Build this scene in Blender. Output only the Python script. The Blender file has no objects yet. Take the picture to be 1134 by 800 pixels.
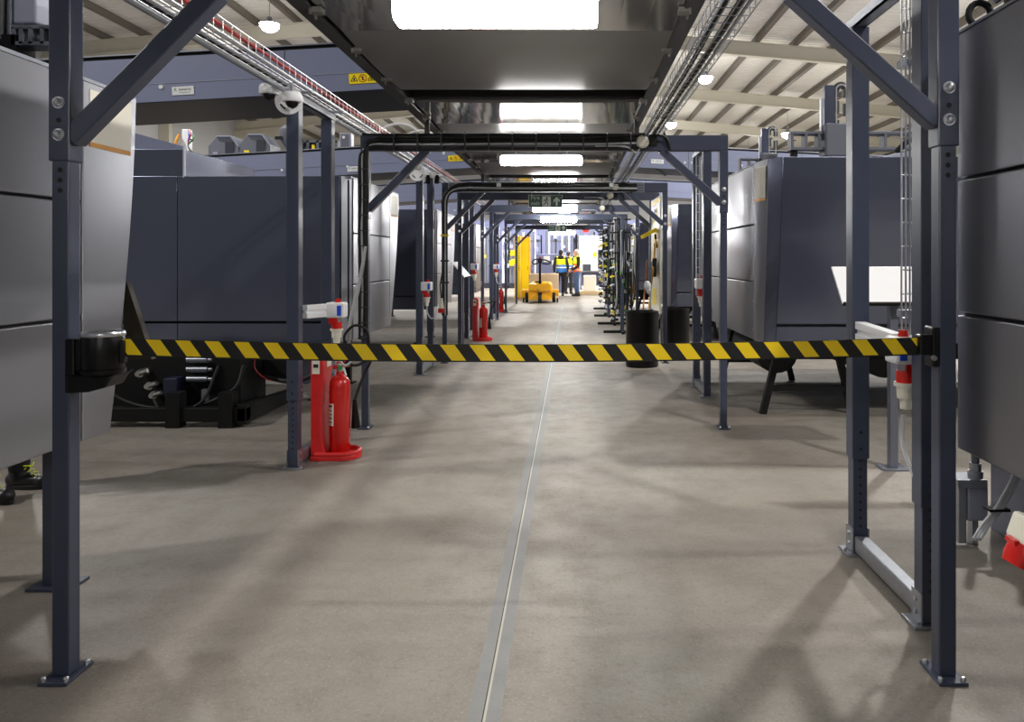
import bpy, bmesh, math, random
from mathutils import Vector, Matrix
random.seed(7)
PI = math.pi
sc = bpy.context.scene
COL = sc.collection

# ------------------------------------------------------------------ helpers
def rgb(r, g, b):
    f = lambda c: (c/255/12.92) if c/255 <= 0.04045 else ((c/255+0.055)/1.055)**2.4
    return (f(r), f(g), f(b), 1)

def tag(o, label=None, cat=None, group=None, kind=None):
    if label: o['label'] = label
    if cat: o['category'] = cat
    if group: o['group'] = group
    if kind: o['kind'] = kind
    return o

def thing(name, loc, label, cat, group=None):
    o = bpy.data.objects.new(name, None)
    o.empty_display_size = 0.1
    COL.objects.link(o)
    o.location = loc
    return tag(o, label, cat, group)

def origin(o):
    v = Vector((0, 0, 0))
    while o is not None:
        v += o.location
        o = o.parent
    return v

def copy_tree(o, parent=None):
    c = o.copy()
    COL.objects.link(c)
    if parent is not None:
        c.parent = parent
        c.matrix_parent_inverse = o.matrix_parent_inverse.copy()
    for ch in list(o.children):
        copy_tree(ch, c)
    return c

def dup(root, loc, rz=None, label=None, group=None):
    c = copy_tree(root)
    c.location = loc
    if rz is not None: c.rotation_euler = (0, 0, rz)
    if label: c['label'] = label
    if group: c['group'] = group
    return c

class MB:
    """collects shapes into one mesh, in world coordinates"""
    def __init__(self):
        self.bm = bmesh.new()
    def mm(self, a, b):
        x0, y0, z0 = a; x1, y1, z1 = b
        if x0 > x1: x0, x1 = x1, x0
        if y0 > y1: y0, y1 = y1, y0
        if z0 > z1: z0, z1 = z1, z0
        v = [self.bm.verts.new(p) for p in ((x0,y0,z0),(x1,y0,z0),(x1,y1,z0),(x0,y1,z0),(x0,y0,z1),(x1,y0,z1),(x1,y1,z1),(x0,y1,z1))]
        for f in ((0,3,2,1),(4,5,6,7),(0,1,5,4),(1,2,6,5),(2,3,7,6),(3,0,4,7)):
            self.bm.faces.new([v[i] for i in f])
        return self
    def box(self, c, s, m=None):
        hx, hy, hz = s[0]/2, s[1]/2, s[2]/2
        n0 = len(self.bm.verts)
        vs = []
        for p in ((-hx,-hy,-hz),(hx,-hy,-hz),(hx,hy,-hz),(-hx,hy,-hz),(-hx,-hy,hz),(hx,-hy,hz),(hx,hy,hz),(-hx,hy,hz)):
            q = Vector(p)
            if m is not None: q = m @ q
            vs.append(self.bm.verts.new(q + Vector(c)))
        for f in ((0,3,2,1),(4,5,6,7),(0,1,5,4),(1,2,6,5),(2,3,7,6),(3,0,4,7)):
            self.bm.faces.new([vs[i] for i in f])
        return self
    def bar(self, p0, p1, w, h, up=(0,0,1)):
        """rectangular bar from p0 to p1, w sideways and h along up"""
        p0 = Vector(p0); p1 = Vector(p1)
        d = p1 - p0; L = d.length; z = d.normalized()
        u = Vector(up)
        x = u.cross(z)
        if x.length < 1e-5: x = Vector((1,0,0)).cross(z)
        x.normalize(); y = z.cross(x)
        m = Matrix((x, y, z)).transposed()
        return self.box((p0+p1)/2, (w, h, L), m)
    def prism(self, pts, axis, a, b):
        """2-D polygon extruded along an axis: 0 pts=(y,z), 1 pts=(x,z), 2 pts=(x,y)"""
        def put(p, t):
            if axis == 0: return (t, p[0], p[1])
            if axis == 1: return (p[0], t, p[1])
            return (p[0], p[1], t)
        A = [self.bm.verts.new(put(p, a)) for p in pts]
        B = [self.bm.verts.new(put(p, b)) for p in pts]
        n = len(pts)
        self.bm.faces.new(A[::-1]); self.bm.faces.new(B)
        for i in range(n):
            j = (i+1) % n
            self.bm.faces.new((A[i], A[j], B[j], B[i]))
        return self
    def cyl(self, p0, p1, r0, r1=None, n=12, caps=True):
        if r1 is None: r1 = r0
        p0 = Vector(p0); p1 = Vector(p1)
        z = (p1-p0).normalized()
        x = z.orthogonal().normalized(); y = z.cross(x)
        A = []; B = []
        for i in range(n):
            t = 2*PI*i/n
            d = x*math.cos(t) + y*math.sin(t)
            A.append(self.bm.verts.new(p0 + d*r0)); B.append(self.bm.verts.new(p1 + d*r1))
        for i in range(n):
            j = (i+1) % n
            self.bm.faces.new((A[i], A[j], B[j], B[i]))
        if caps:
            self.bm.faces.new(A[::-1]); self.bm.faces.new(B)
        return self
    def tube(self, pts, r, n=8, closed=False):
        pts = [Vector(p) for p in pts]
        N = len(pts); rings = []
        prev = None
        for i, p in enumerate(pts):
            if closed: d = pts[(i+1) % N] - pts[i-1]
            else: d = pts[min(i+1, N-1)] - pts[max(i-1, 0)]
            d.normalize()
            if prev is None: x = d.orthogonal().normalized()
            else:
                x = prev - d*prev.dot(d)
                x = x.normalized() if x.length > 1e-6 else d.orthogonal().normalized()
            prev = x
            y = d.cross(x)
            rr = r[i] if isinstance(r, (list, tuple)) else r
            rings.append([self.bm.verts.new(p + (x*math.cos(2*PI*k/n) + y*math.sin(2*PI*k/n))*rr) for k in range(n)])
        for i in range(N if closed else N-1):
            a = rings[i]; b = rings[(i+1) % N]
            for k in range(n):
                m = (k+1) % n
                self.bm.faces.new((a[k], a[m], b[m], b[k]))
        if not closed:
            self.bm.faces.new(rings[0][::-1]); self.bm.faces.new(rings[-1])
        return self
    def lathe(self, prof, c, n=24, m=None):
        """prof: (r,z) list, turned about z at c; m rotates"""
        rings = []
        c = Vector(c)
        for r, z in prof:
            ring = []
            for k in range(n):
                q = Vector((max(r,1e-4)*math.cos(2*PI*k/n), max(r,1e-4)*math.sin(2*PI*k/n), z))
                if m is not None: q = m @ q
                ring.append(self.bm.verts.new(q + c))
            rings.append(ring)
        for a, b in zip(rings[:-1], rings[1:]):
            for k in range(n):
                j = (k+1) % n
                self.bm.faces.new((a[k], a[j], b[j], b[k]))
        self.bm.faces.new(rings[0][::-1]); self.bm.faces.new(rings[-1])
        return self
    def ball(self, c, s, seg=14, ring=9, m=None):
        if not isinstance(s, (list, tuple)): s = (s, s, s)
        M = Matrix.Translation(Vector(c))
        if m is not None: M = M @ m.to_4x4()
        M = M @ Matrix.Diagonal((s[0], s[1], s[2], 1))
        bmesh.ops.create_uvsphere(self.bm, u_segments=seg, v_segments=ring, radius=1, matrix=M)
        return self
    def capsule(self, p0, p1, r0, r1=None, n=12):
        if r1 is None: r1 = r0
        self.cyl(p0, p1, r0, r1, n)
        self.ball(p0, r0, n, 8); self.ball(p1, r1, n, 8)
        return self
    def build(self, name, m, parent=None, bevel=0, smooth=False, seg=2, remesh=0, smoothit=0):
        bmesh.ops.recalc_face_normals(self.bm, faces=self.bm.faces[:])
        o0 = origin(parent) if parent is not None else Vector((0,0,0))
        if parent is None:
            xs = [v.co for v in self.bm.verts]
            lo = Vector((min(v.x for v in xs), min(v.y for v in xs), min(v.z for v in xs)))
            hi = Vector((max(v.x for v in xs), max(v.y for v in xs), max(v.z for v in xs)))
            o0 = Vector(((lo.x+hi.x)/2, (lo.y+hi.y)/2, lo.z))
        bmesh.ops.translate(self.bm, verts=self.bm.verts[:], vec=-o0)
        me = bpy.data.meshes.new(name)
        self.bm.to_mesh(me); self.bm.free()
        me.materials.append(m)
        o = bpy.data.objects.new(name, me)
        COL.objects.link(o)
        if parent is not None: o.parent = parent
        else: o.location = o0
        if remesh:
            md = o.modifiers.new('remesh', 'REMESH'); md.mode = 'VOXEL'; md.voxel_size = remesh; md.use_smooth_shade = True
        if smoothit:
            md = o.modifiers.new('smooth', 'SMOOTH'); md.iterations = smoothit; md.factor = 0.5
        if bevel:
            md = o.modifiers.new('bevel', 'BEVEL'); md.width = bevel; md.segments = seg; md.limit_method = 'ANGLE'; md.angle_limit = 0.6
            md.harden_normals = False
        if smooth:
            for p in me.polygons: p.use_smooth = True
            try:
                me.set_sharp_from_angle(angle=0.7)
            except Exception: pass
        return o

def build_each(mb, name, m, parent, **k):
    """every loose piece of the collected mesh becomes an object of its own"""
    bm = mb.bm; seen = set(); out = []
    bm.verts.ensure_lookup_table()
    for v in bm.verts:
        if v in seen: continue
        st = [v]; isl = []; seen.add(v)
        while st:
            q = st.pop(); isl.append(q)
            for e in q.link_edges:
                o = e.other_vert(q)
                if o not in seen: seen.add(o); st.append(o)
        n = MB(); mp = {q: n.bm.verts.new(q.co) for q in isl}
        fs = set(f for q in isl for f in q.link_faces)
        for f in fs: n.bm.faces.new([mp[q] for q in f.verts])
        out.append(n.build(name, m, parent, **k))
    bm.free()
    return out

def text_obj(name, body, size, m, parent, loc, rot, depth=0.001, align='CENTER'):
    cu = bpy.data.curves.new(name, 'FONT')
    cu.body = body; cu.size = size; cu.extrude = depth; cu.align_x = align; cu.align_y = 'CENTER'
    t = bpy.data.objects.new(name, cu)
    COL.objects.link(t)
    dg = bpy.context.evaluated_depsgraph_get()
    me = bpy.data.meshes.new_from_object(t.evaluated_get(dg))
    bpy.data.objects.remove(t)
    me.materials.clear(); me.materials.append(m)
    o = bpy.data.objects.new(name, me)
    COL.objects.link(o)
    o.parent = parent
    o.location = Vector(loc) - origin(parent)
    o.rotation_euler = rot
    return o

def arc(c, r, a0, a1, n, plane='xz'):
    out = []
    for i in range(n+1):
        t = a0 + (a1-a0)*i/n
        u, v = r*math.cos(t), r*math.sin(t)
        if plane == 'xz': out.append((c[0]+u, c[1], c[2]+v))
        elif plane == 'yz': out.append((c[0], c[1]+u, c[2]+v))
        else: out.append((c[0]+u, c[1]+v, c[2]))
    return out

def spline(pts, n=8):
    """Catmull-Rom through the points"""
    P = [Vector(p) for p in pts]
    P = [P[0]*2-P[1]] + P + [P[-1]*2-P[-2]]
    out = []
    for i in range(1, len(P)-2):
        for k in range(n):
            t = k/n
            a, b, c, d = P[i-1], P[i], P[i+1], P[i+2]
            out.append(0.5*((2*b) + (c-a)*t + (2*a-5*b+4*c-d)*t*t + (3*b-3*c+d-a)*t**3))
    out.append(P[-2])
    return out

# ------------------------------------------------------------------ materials
def mat(name, col, rough=0.5, metal=0.0, var=0.08, scale=6.0, bump=0.0, bscale=80.0, spec=0.5, coat=0.0, rvar=0.0):
    m = bpy.data.materials.new(name); m.use_nodes = True
    nt = m.node_tree; b = nt.nodes['Principled BSDF']
    b.inputs['Roughness'].default_value = rough
    b.inputs['Metallic'].default_value = metal
    b.inputs['Specular IOR Level'].default_value = spec
    b.inputs['Coat Weight'].default_value = coat
    b.inputs['Coat Roughness'].default_value = 0.15
    tc = nt.nodes.new('ShaderNodeTexCoord')
    nz = nt.nodes.new('ShaderNodeTexNoise'); nz.inputs['Scale'].default_value = scale; nz.inputs['Detail'].default_value = 4
    nt.links.new(tc.outputs['Object'], nz.inputs['Vector'])
    mx = nt.nodes.new('ShaderNodeMix'); mx.data_type = 'RGBA'
    c = Vector(col[:3])
    mx.inputs[6].default_value = (*(c*(1-var)), 1); mx.inputs[7].default_value = (*(c*(1+var)), 1)
    nt.links.new(nz.outputs['Fac'], mx.inputs[0])
    nt.links.new(mx.outputs[2], b.inputs['Base Color'])
    if rvar:
        mr = nt.nodes.new('ShaderNodeMapRange')
        mr.inputs[3].default_value = rough-rvar; mr.inputs[4].default_value = rough+rvar
        nt.links.new(nz.outputs['Fac'], mr.inputs[0]); nt.links.new(mr.outputs[0], b.inputs['Roughness'])
    if bump:
        n2 = nt.nodes.new('ShaderNodeTexNoise'); n2.inputs['Scale'].default_value = bscale
        nt.links.new(tc.outputs['Object'], n2.inputs['Vector'])
        bp = nt.nodes.new('ShaderNodeBump'); bp.inputs['Strength'].default_value = bump; bp.inputs['Distance'].default_value = 0.01
        nt.links.new(n2.outputs['Fac'], bp.inputs['Height']); nt.links.new(bp.outputs['Normal'], b.inputs['Normal'])
    return m

def emit(name, col, strength):
    m = bpy.data.materials.new(name); m.use_nodes = True
    nt = m.node_tree; b = nt.nodes['Principled BSDF']
    b.inputs['Base Color'].default_value = col
    b.inputs['Emission Color'].default_value = col
    b.inputs['Emission Strength'].default_value = strength
    return m

M = {}
M['frame']   = mat('frame_grey_paint', rgb(60,66,84), 0.33, 0.0, 0.05, 5, 0.03, 300, 0.5)
M['rack']    = mat('rack_grey_paint', rgb(60,66,84), 0.33, 0.0, 0.05, 5, 0.03, 300)
M['panel']   = mat('metallic_grey_panel', rgb(152,153,160), 0.34, 0.92, 0.03, 2, 0, 500, 0.5)
def brush(m, an, rot):
    nt = m.node_tree; b = nt.nodes['Principled BSDF']
    tg = nt.nodes.new('ShaderNodeTangent'); tg.direction_type = 'RADIAL'; tg.axis = 'Z'
    nt.links.new(tg.outputs[0], b.inputs['Tangent'])
    b.inputs['Anisotropic'].default_value = an; b.inputs['Anisotropic Rotation'].default_value = rot
brush(M['panel'], 0.68, 0.25)
M['endpan']  = mat('dark_slate_panel', rgb(104,109,128), 0.19, 0.72, 0.04, 2, 0.01, 400, 0.5)
M['body']    = mat('dark_machine_body', rgb(36,38,50), 0.5)
M['duct']    = mat('blue_grey_duct', rgb(124,131,160), 0.42, 0.0, 0.03, 3)
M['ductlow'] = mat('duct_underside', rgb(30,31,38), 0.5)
M['black']   = mat('black_plastic', rgb(8,8,9), 0.36, spec=0.3)
M['rubber']  = mat('black_rubber', rgb(16,16,17), 0.65)
M['blacksteel'] = mat('black_painted_steel', rgb(11,11,13), 0.6, 0.0, 0.15, 10, 0, 80, 0.3)
M['galv']    = mat('galvanised_steel', rgb(170,174,182), 0.4, 0.85, 0.15, 30)
M['zinc']    = mat('bright_zinc', rgb(205,207,212), 0.28, 0.9, 0.05)
M['white']   = mat('white_enamel', rgb(232,233,236), 0.4, 0.0, 0.02)
M['whitegloss'] = mat('white_board', rgb(240,240,243), 0.3, 0.0, 0.02)
M['cream']   = mat('cream_plastic', rgb(226,223,208), 0.45, 0.0, 0.03)
M['red']     = mat('red_enamel', rgb(206,28,22), 0.25, 0.0, 0.05, 4, 0, 80, 0.5, 0.4)
M['redplastic'] = mat('red_plastic', rgb(204,34,34), 0.42, 0.0, 0.06, 8, 0.05, 60)
M['redcable'] = mat('red_cable_sheath', rgb(170,38,40), 0.5)
M['greycable'] = mat('grey_cable_sheath', rgb(176,178,182), 0.45)
M['blue']    = mat('blue_label', rgb(30,70,200), 0.4)
M['yellow']  = mat('yellow_label', rgb(255,226,0), 0.45, 0.0, 0.03)
M['tugyellow'] = mat('yellow_truck_paint', rgb(255,190,0), 0.3, 0.0, 0.04)
M['orange']  = mat('orange_stripe', rgb(214,150,60), 0.45)
M['plate']   = mat('off_white_plate', rgb(226,222,208), 0.45, 0.0, 0.02)
M['cut']     = mat('brown_black_plate', rgb(48,42,32), 0.6)
M['ink']     = mat('black_ink', rgb(20,20,20), 0.6)
M['green']   = mat('green_print', rgb(40,150,80), 0.5)
M['exitgreen'] = mat('exit_sign_green', rgb(28,76,56), 0.45)
M['exitwhite'] = mat('exit_sign_white', rgb(205,215,205), 0.5)
M['greylink'] = mat('drag_chain_grey', rgb(60,62,66), 0.5)
M['alu']     = mat('aluminium', rgb(150,154,165), 0.35, 0.8, 0.06)
M['lightgrey'] = mat('light_grey_paint', rgb(150,154,172), 0.45)
M['midgrey'] = mat('mid_grey_paint', rgb(98,101,112), 0.5)
M['steelcream'] = mat('cream_steelwork', rgb(205,200,184), 0.6, 0, 0.05, 2)
M['purlin']  = mat('brown_grey_purlin', rgb(98,92,82), 0.6, 0, 0.1, 2)
M['belt']    = mat('dark_grey_belt', rgb(96,95,94), 0.30, 0.0, 0.1, 1.5, 0.02, 12, 0.6)
M['cover']   = mat('grey_cover_panel', rgb(158,156,153), 0.09, 0.75, 0.06, 1.2)
M['silverdull'] = mat('dull_bracket', rgb(120,118,112), 0.45, 0.5)
M['rail']    = mat('dark_rail', rgb(44,43,42), 0.5)
M['wood']    = mat('pallet_wood', rgb(205,180,140), 0.7, 0, 0.2, 10)
M['card']    = mat('cardboard', rgb(226,202,172), 0.75, 0, 0.05, 5)
M['handle']  = mat('wood_broom_handle', rgb(170,110,70), 0.5)
M['plug_yellow'] = mat('yellow_plug', rgb(220,200,40), 0.5)
M['plug_green'] = mat('green_plug', rgb(70,150,70), 0.5)
M['plug_white'] = mat('pale_plug', rgb(200,205,215), 0.5)
M['silver']  = mat('silver_fitting', rgb(190,190,190), 0.3, 0.9)
M['skin']    = mat('skin', rgb(205,160,135), 0.55, 0, 0.06, 12)
M['hairdark'] = mat('dark_hair', rgb(45,35,30), 0.6, 0, 0.3, 60)
M['hairwhite'] = mat('white_hair', rgb(225,220,212), 0.6, 0, 0.1, 60)
M['darkcloth'] = mat('charcoal_cloth', rgb(40,41,48), 0.85, 0, 0.12, 20)
M['blackcloth'] = mat('black_cloth', rgb(22,22,26), 0.85, 0, 0.12, 20)
M['jeans']   = mat('blue_denim', rgb(74,100,140), 0.85, 0, 0.15, 25)
M['boot']    = mat('black_boot_leather', rgb(26,27,31), 0.4, 0, 0.15, 15)
M['sole']    = mat('boot_sole', rgb(18,18,18), 0.7)
M['lace']    = mat('yellow_lace', rgb(205,220,50), 0.6)
M['cabinet'] = mat('white_cabinet', rgb(216,218,224), 0.45, 0, 0.03)
M['bluegrey'] = mat('blue_grey_machine', rgb(120,126,165), 0.5, 0, 0.06)
M['wallm']   = mat('wall_cladding', rgb(190,190,192), 0.7, 0, 0.05, 1)
M['tube_on'] = emit('lit_diffuser', (1.0, 0.985, 0.95, 1), 42)
M['tube_far'] = emit('lit_diffuser_bright', (1.0, 0.99, 0.96, 1), 95)  # stronger glow, raised for the panel highlights and a brighter far floor
M['bay_on']  = emit('lit_high_bay', (1.0, 0.98, 0.95, 1), 60)
M['red_on']  = emit('red_signal', (1.0, 0.03, 0.02, 1), 2.5)

def floor_mat():
    m = bpy.data.materials.new('worn_concrete'); m.use_nodes = True
    nt = m.node_tree; N = nt.nodes; L = nt.links; b = N['Principled BSDF']
    g = N.new('ShaderNodeNewGeometry'); sx = N.new('ShaderNodeSeparateXYZ'); L.new(g.outputs['Position'], sx.inputs[0])
    def noise(scale, detail=6, rough=0.55, vec=None):
        n = N.new('ShaderNodeTexNoise'); n.inputs['Scale'].default_value = scale; n.inputs['Detail'].default_value = detail; n.inputs['Roughness'].default_value = rough
        L.new(vec or g.outputs['Position'], n.inputs['Vector']); return n
    def mix(f, a, bb, blend='MIX'):
        x = N.new('ShaderNodeMix'); x.data_type = 'RGBA'; x.blend_type = blend
        for s, v in ((0, f), (6, a), (7, bb)):
            if hasattr(v, 'is_linked'): L.new(v, x.inputs[s])
            else: x.inputs[s].default_value = v
        return x.outputs[2]
    def rng(v, a, bb, c=0, d=1):
        x = N.new('ShaderNodeMapRange'); L.new(v, x.inputs[0])
        for i, t in zip((1,2,3,4), (a, bb, c, d)): x.inputs[i].default_value = t
        return x.outputs[0]
    def math_(op, a, bb=0.0):
        x = N.new('ShaderNodeMath'); x.operation = op
        for i, v in enumerate((a, bb)):
            if hasattr(v, 'is_linked'): L.new(v, x.inputs[i])
            else: x.inputs[i].default_value = v
        return x.outputs[0]
    n1 = noise(0.55, 5); n2 = noise(5, 8, 0.65); n3 = noise(90, 3)
    base = mix(rng(n1.outputs['Fac'], 0.35, 0.68), rgb(123,115,106), rgb(143,139,132))
    base = mix(rng(n2.outputs['Fac'], 0.45, 0.72, 0, 0.42), base, rgb(108,100,90))
    n5 = noise(38, 6, 0.7)
    base = mix(rng(n5.outputs['Fac'], 0.5, 0.72, 0, 0.4), base, rgb(92,86,78))
    base = mix(rng(n3.outputs['Fac'], 0.56, 0.75, 0, 0.35), base, rgb(186,178,164))
    # dark and pale trowel marks running across the aisle
    mp = N.new('ShaderNodeMapping'); mp.inputs['Scale'].default_value = (0.35, 2.6, 1); L.new(g.outputs['Position'], mp.inputs[0])
    n4 = noise(1.6, 6, 0.6, mp.outputs[0])
    base = mix(rng(n4.outputs['Fac'], 0.55, 0.72, 0, 0.22), base, rgb(90,82,74))
    # grey mortar strip round the joint, then the joint itself
    wob = noise(9, 3)
    xw = math_('ADD', sx.outputs[0], math_('MULTIPLY', math_('SUBTRACT', wob.outputs['Fac'], 0.5), 0.012))
    d = math_('ABSOLUTE', math_('ADD', xw, 0.277))
    strip = math_('LESS_THAN', d, 0.052)
    stripc = mix(rng(n2.outputs['Fac'], 0.3, 0.7), rgb(116,116,116), rgb(132,132,131))
    base = mix(strip, base, stripc)
    dj = math_('ABSOLUTE', math_('ADD', sx.outputs[0], 0.277))
    base = mix(math_('LESS_THAN', dj, 0.0065), base, rgb(176,172,160))
    base = mix(math_('LESS_THAN', math_('ABSOLUTE', math_('ADD', sx.outputs[0], 0.281)), 0.0022), base, rgb(48,46,44))
    L.new(base, b.inputs['Base Color'])
    rr = rng(n2.outputs['Fac'], 0.3, 0.7, 0.46, 0.66)
    L.new(rr, b.inputs['Roughness'])
    b.inputs['Specular IOR Level'].default_value = 0.40
    bp = N.new('ShaderNodeBump'); bp.inputs['Strength'].default_value = 0.12; bp.inputs['Distance'].default_value = 0.01
    L.new(n3.outputs['Fac'], bp.inputs['Height']); L.new(bp.outputs['Normal'], b.inputs['Normal'])
    return m
M['floor'] = floor_mat()

def rib_mat(name, col, axis, freq, col2):
    m = bpy.data.materials.new(name); m.use_nodes = True
    nt = m.node_tree; N = nt.nodes; L = nt.links; b = N['Principled BSDF']
    b.inputs['Roughness'].default_value = 0.6
    g = N.new('ShaderNodeNewGeometry')
    w = N.new('ShaderNodeTexWave'); w.bands_direction = axis; w.inputs['Scale'].default_value = freq; w.wave_profile = 'SIN'
    L.new(g.outputs['Position'], w.inputs['Vector'])
    n = N.new('ShaderNodeTexNoise'); n.inputs['Scale'].default_value = 0.3; L.new(g.outputs['Position'], n.inputs['Vector'])
    x = N.new('ShaderNodeMix'); x.data_type = 'RGBA'; x.inputs[6].default_value = col; x.inputs[7].default_value = col2
    L.new(n.outputs['Fac'], x.inputs[0]); L.new(x.outputs[2], b.inputs['Base Color'])
    bp = N.new('ShaderNodeBump'); bp.inputs['Strength'].default_value = 0.7; bp.inputs['Distance'].default_value = 0.05
    L.new(w.outputs['Fac'], bp.inputs['Height']); L.new(bp.outputs['Normal'], b.inputs['Normal'])
    return m
M['roof'] = rib_mat('ribbed_roof_sheet', rgb(222,220,214), 'Y', 1.2, rgb(208,204,194))

def tape_mat():
    m = bpy.data.materials.new('striped_webbing'); m.use_nodes = True
    nt = m.node_tree; N = nt.nodes; L = nt.links; b = N['Principled BSDF']
    b.inputs['Roughness'].default_value = 0.55
    uv = N.new('ShaderNodeUVMap'); uv.uv_map = 'UVMap'
    s = N.new('ShaderNodeSeparateXYZ'); L.new(uv.outputs[0], s.inputs[0])
    def mt(op, a, c):
        x = N.new('ShaderNodeMath'); x.operation = op
        for i, v in enumerate((a, c)):
            if hasattr(v, 'is_linked'): L.new(v, x.inputs[i])
            else: x.inputs[i].default_value = v
        return x.outputs[0]
    t = mt('ADD', s.outputs[0], mt('MULTIPLY', s.outputs[1], 0.74))
    fr = mt('FRACT', mt('DIVIDE', t, 0.1023), 0)
    on = mt('LESS_THAN', fr, 0.5)
    inside = mt('LESS_THAN', mt('ABSOLUTE', mt('SUBTRACT', s.outputs[1], 0.0015), 0), 0.0275)
    f = mt('MULTIPLY', on, inside)
    w = N.new('ShaderNodeTexNoise'); w.inputs['Scale'].default_value = 400; L.new(uv.outputs[0], w.inputs['Vector'])
    yel = N.new('ShaderNodeMix'); yel.data_type = 'RGBA'; yel.inputs[6].default_value = rgb(255,212,0); yel.inputs[7].default_value = rgb(255,222,20)
    L.new(w.outputs['Fac'], yel.inputs[0])
    x = N.new('ShaderNodeMix'); x.data_type = 'RGBA'; x.inputs[6].default_value = rgb(11,11,11); L.new(yel.outputs[2], x.inputs[7])
    L.new(f, x.inputs[0]); L.new(x.outputs[2], b.inputs['Base Color'])
    return m
M['tape'] = tape_mat()

def band_mat(name, bands):
    """cloth coloured in bands by height in the object's own space: [(z_from, colour), ...]"""
    m = bpy.data.materials.new(name); m.use_nodes = True
    nt = m.node_tree; N = nt.nodes; L = nt.links; b = N['Principled BSDF']
    b.inputs['Roughness'].default_value = 0.7
    tc = N.new('ShaderNodeTexCoord'); s = N.new('ShaderNodeSeparateXYZ'); L.new(tc.outputs['Object'], s.inputs[0])
    mr = N.new('ShaderNodeMapRange'); mr.inputs[1].default_value = 0; mr.inputs[2].default_value = 2; L.new(s.outputs[2], mr.inputs[0])
    cr = N.new('ShaderNodeValToRGB'); cr.color_ramp.interpolation = 'CONSTANT'
    el = cr.color_ramp.elements
    el[0].position = 0; el[0].color = bands[0][1]
    el[1].position = bands[1][0]/2; el[1].color = bands[1][1]
    for z, c in bands[2:]:
        e = el.new(z/2); e.color = c
    L.new(mr.outputs[0], cr.inputs[0]); L.new(cr.outputs[0], b.inputs['Base Color'])
    return m

# ------------------------------------------------------------------ camera
F = 820.0; VX, VY = 633.0, 286.0; EYE = 1.45
cam_d = bpy.data.cameras.new('camera'); cam = bpy.data.objects.new('camera', cam_d); COL.objects.link(cam)
cam.location = (0, 0, EYE); cam.rotation_euler = (PI/2, 0, 0)
cam_d.sensor_width = 36; cam_d.lens = F/1134*36
cam_d.shift_x = -(VX-567)/1134; cam_d.shift_y = -(400-VY)/1134
cam_d.clip_end = 200
sc.camera = cam

# ------------------------------------------------------------------ setting
def struct(mb, name, m, **k):
    o = mb.build(name, m, **k); o['kind'] = 'structure'; return o

XL, XR, YB, YE = -20.0, 24.0, -6.0, 62.0
struct(MB().mm((XL,YB,-0.1), (XR,YE,0)), 'floor', M['floor'])
RIDGE_X, RIDGE_Z, SL = -6.0, 10.95, 0.087
def roof_z(x): return RIDGE_Z - SL*abs(x-RIDGE_X)
r_ = MB()
r_.prism([(XL,roof_z(XL)),(RIDGE_X,RIDGE_Z),(XR,roof_z(XR)),(XR,roof_z(XR)+0.12),(RIDGE_X,RIDGE_Z+0.12),(XL,roof_z(XL)+0.12)], 1, YB, YE)
struct(r_, 'ceiling', M['roof'])
struct(MB().mm((XL-0.2,YB,0),(XL,YE,roof_z(XL)+.1)), 'wall_left', M['wallm'])
struct(MB().mm((XR,YB,0),(XR+0.2,YE,roof_z(XR)+.1)), 'wall_right', M['wallm'])
struct(MB().mm((XL,YE,0),(XR,YE+0.2,RIDGE_Z)), 'wall_back', M['wallm'])
# portal rafters of the building, with haunches and columns
for i, y in enumerate((4, 12, 20, 28, 36, 44, 52, 60)):
    m_ = MB(); t = 0.13
    for xa, xb in ((XL, RIDGE_X), (RIDGE_X, XR)):
        za, zb = roof_z(xa)-0.22, roof_z(xb)-0.22
        m_.bar((xa,y,za-0.03), (xb,y,zb-0.03), 0.24, 0.03, (0,0,1))
        m_.bar((xa,y,za-0.28), (xb,y,zb-0.28), 0.03, 0.5, (0,0,1))
        m_.bar((xa,y,za-0.53), (xb,y,zb-0.53), 0.24, 0.03, (0,0,1))
    for xw, s in ((XL, 1), (XR, -1)):
        z = roof_z(xw)-0.7
        m_.prism([(xw, z-1.1), (xw, z), (xw+s*5.0, z+5*SL)], 1, y-0.1, y+0.1)
        m_.mm((xw, y-0.15, 0), (xw+s*0.5, y+0.15, z))
    struct(m_, 'beam_%d' % (i+1), M['steelcream'])
for i in range(30):
    x = XL + 0.9 + i*1.45
    if x > XR-0.3: break
    z = roof_z(x)
    m_ = MB().mm((x-0.09,YB,z-0.22), (x+0.09,YE,z-0.005))
    struct(m_, 'trim_%d' % (i+1), M['purlin'])

# ------------------------------------------------------------------ high-bay lamps
def lamp_disk(loc, size, power, col=(1,0.97,0.92), down=True):
    l = bpy.data.lights.new('lamp', 'AREA'); l.shape = 'DISK'; l.size = size; l.energy = power; l.color = col
    o = bpy.data.objects.new('lamp', l); COL.objects.link(o); o.location = loc
    if not down: o.rotation_euler = (PI, 0, 0)
    return o
def bay(loc, label):
    x, y, z = loc
    t = thing('high_bay_light', loc, label, 'light', 'high-bay lamps under the roof')
    MB().lathe([(0.06,0.24),(0.08,0.24),(0.09,0.14),(0.30,0.05),(0.33,0.0),(0.315,0.0),(0.28,0.03)], (x,y,z), 20).build('housing', M['alu'], t, smooth=True)
    MB().lathe([(0.305,0.02),(0.318,0.0),(0.30,-0.10),(0.22,-0.20),(0.10,-0.26),(0.0,-0.28)], (x,y,z), 20).build('lens', M['bay_on'], t, smooth=True)
    MB().cyl((x,y,z+0.24),(x,y,roof_z(x)-0.21 if x > -5 and x not in (5.5,) else roof_z(x)+.02), 0.012).build('suspension_rod', M['galv'], t)
    return t
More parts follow.
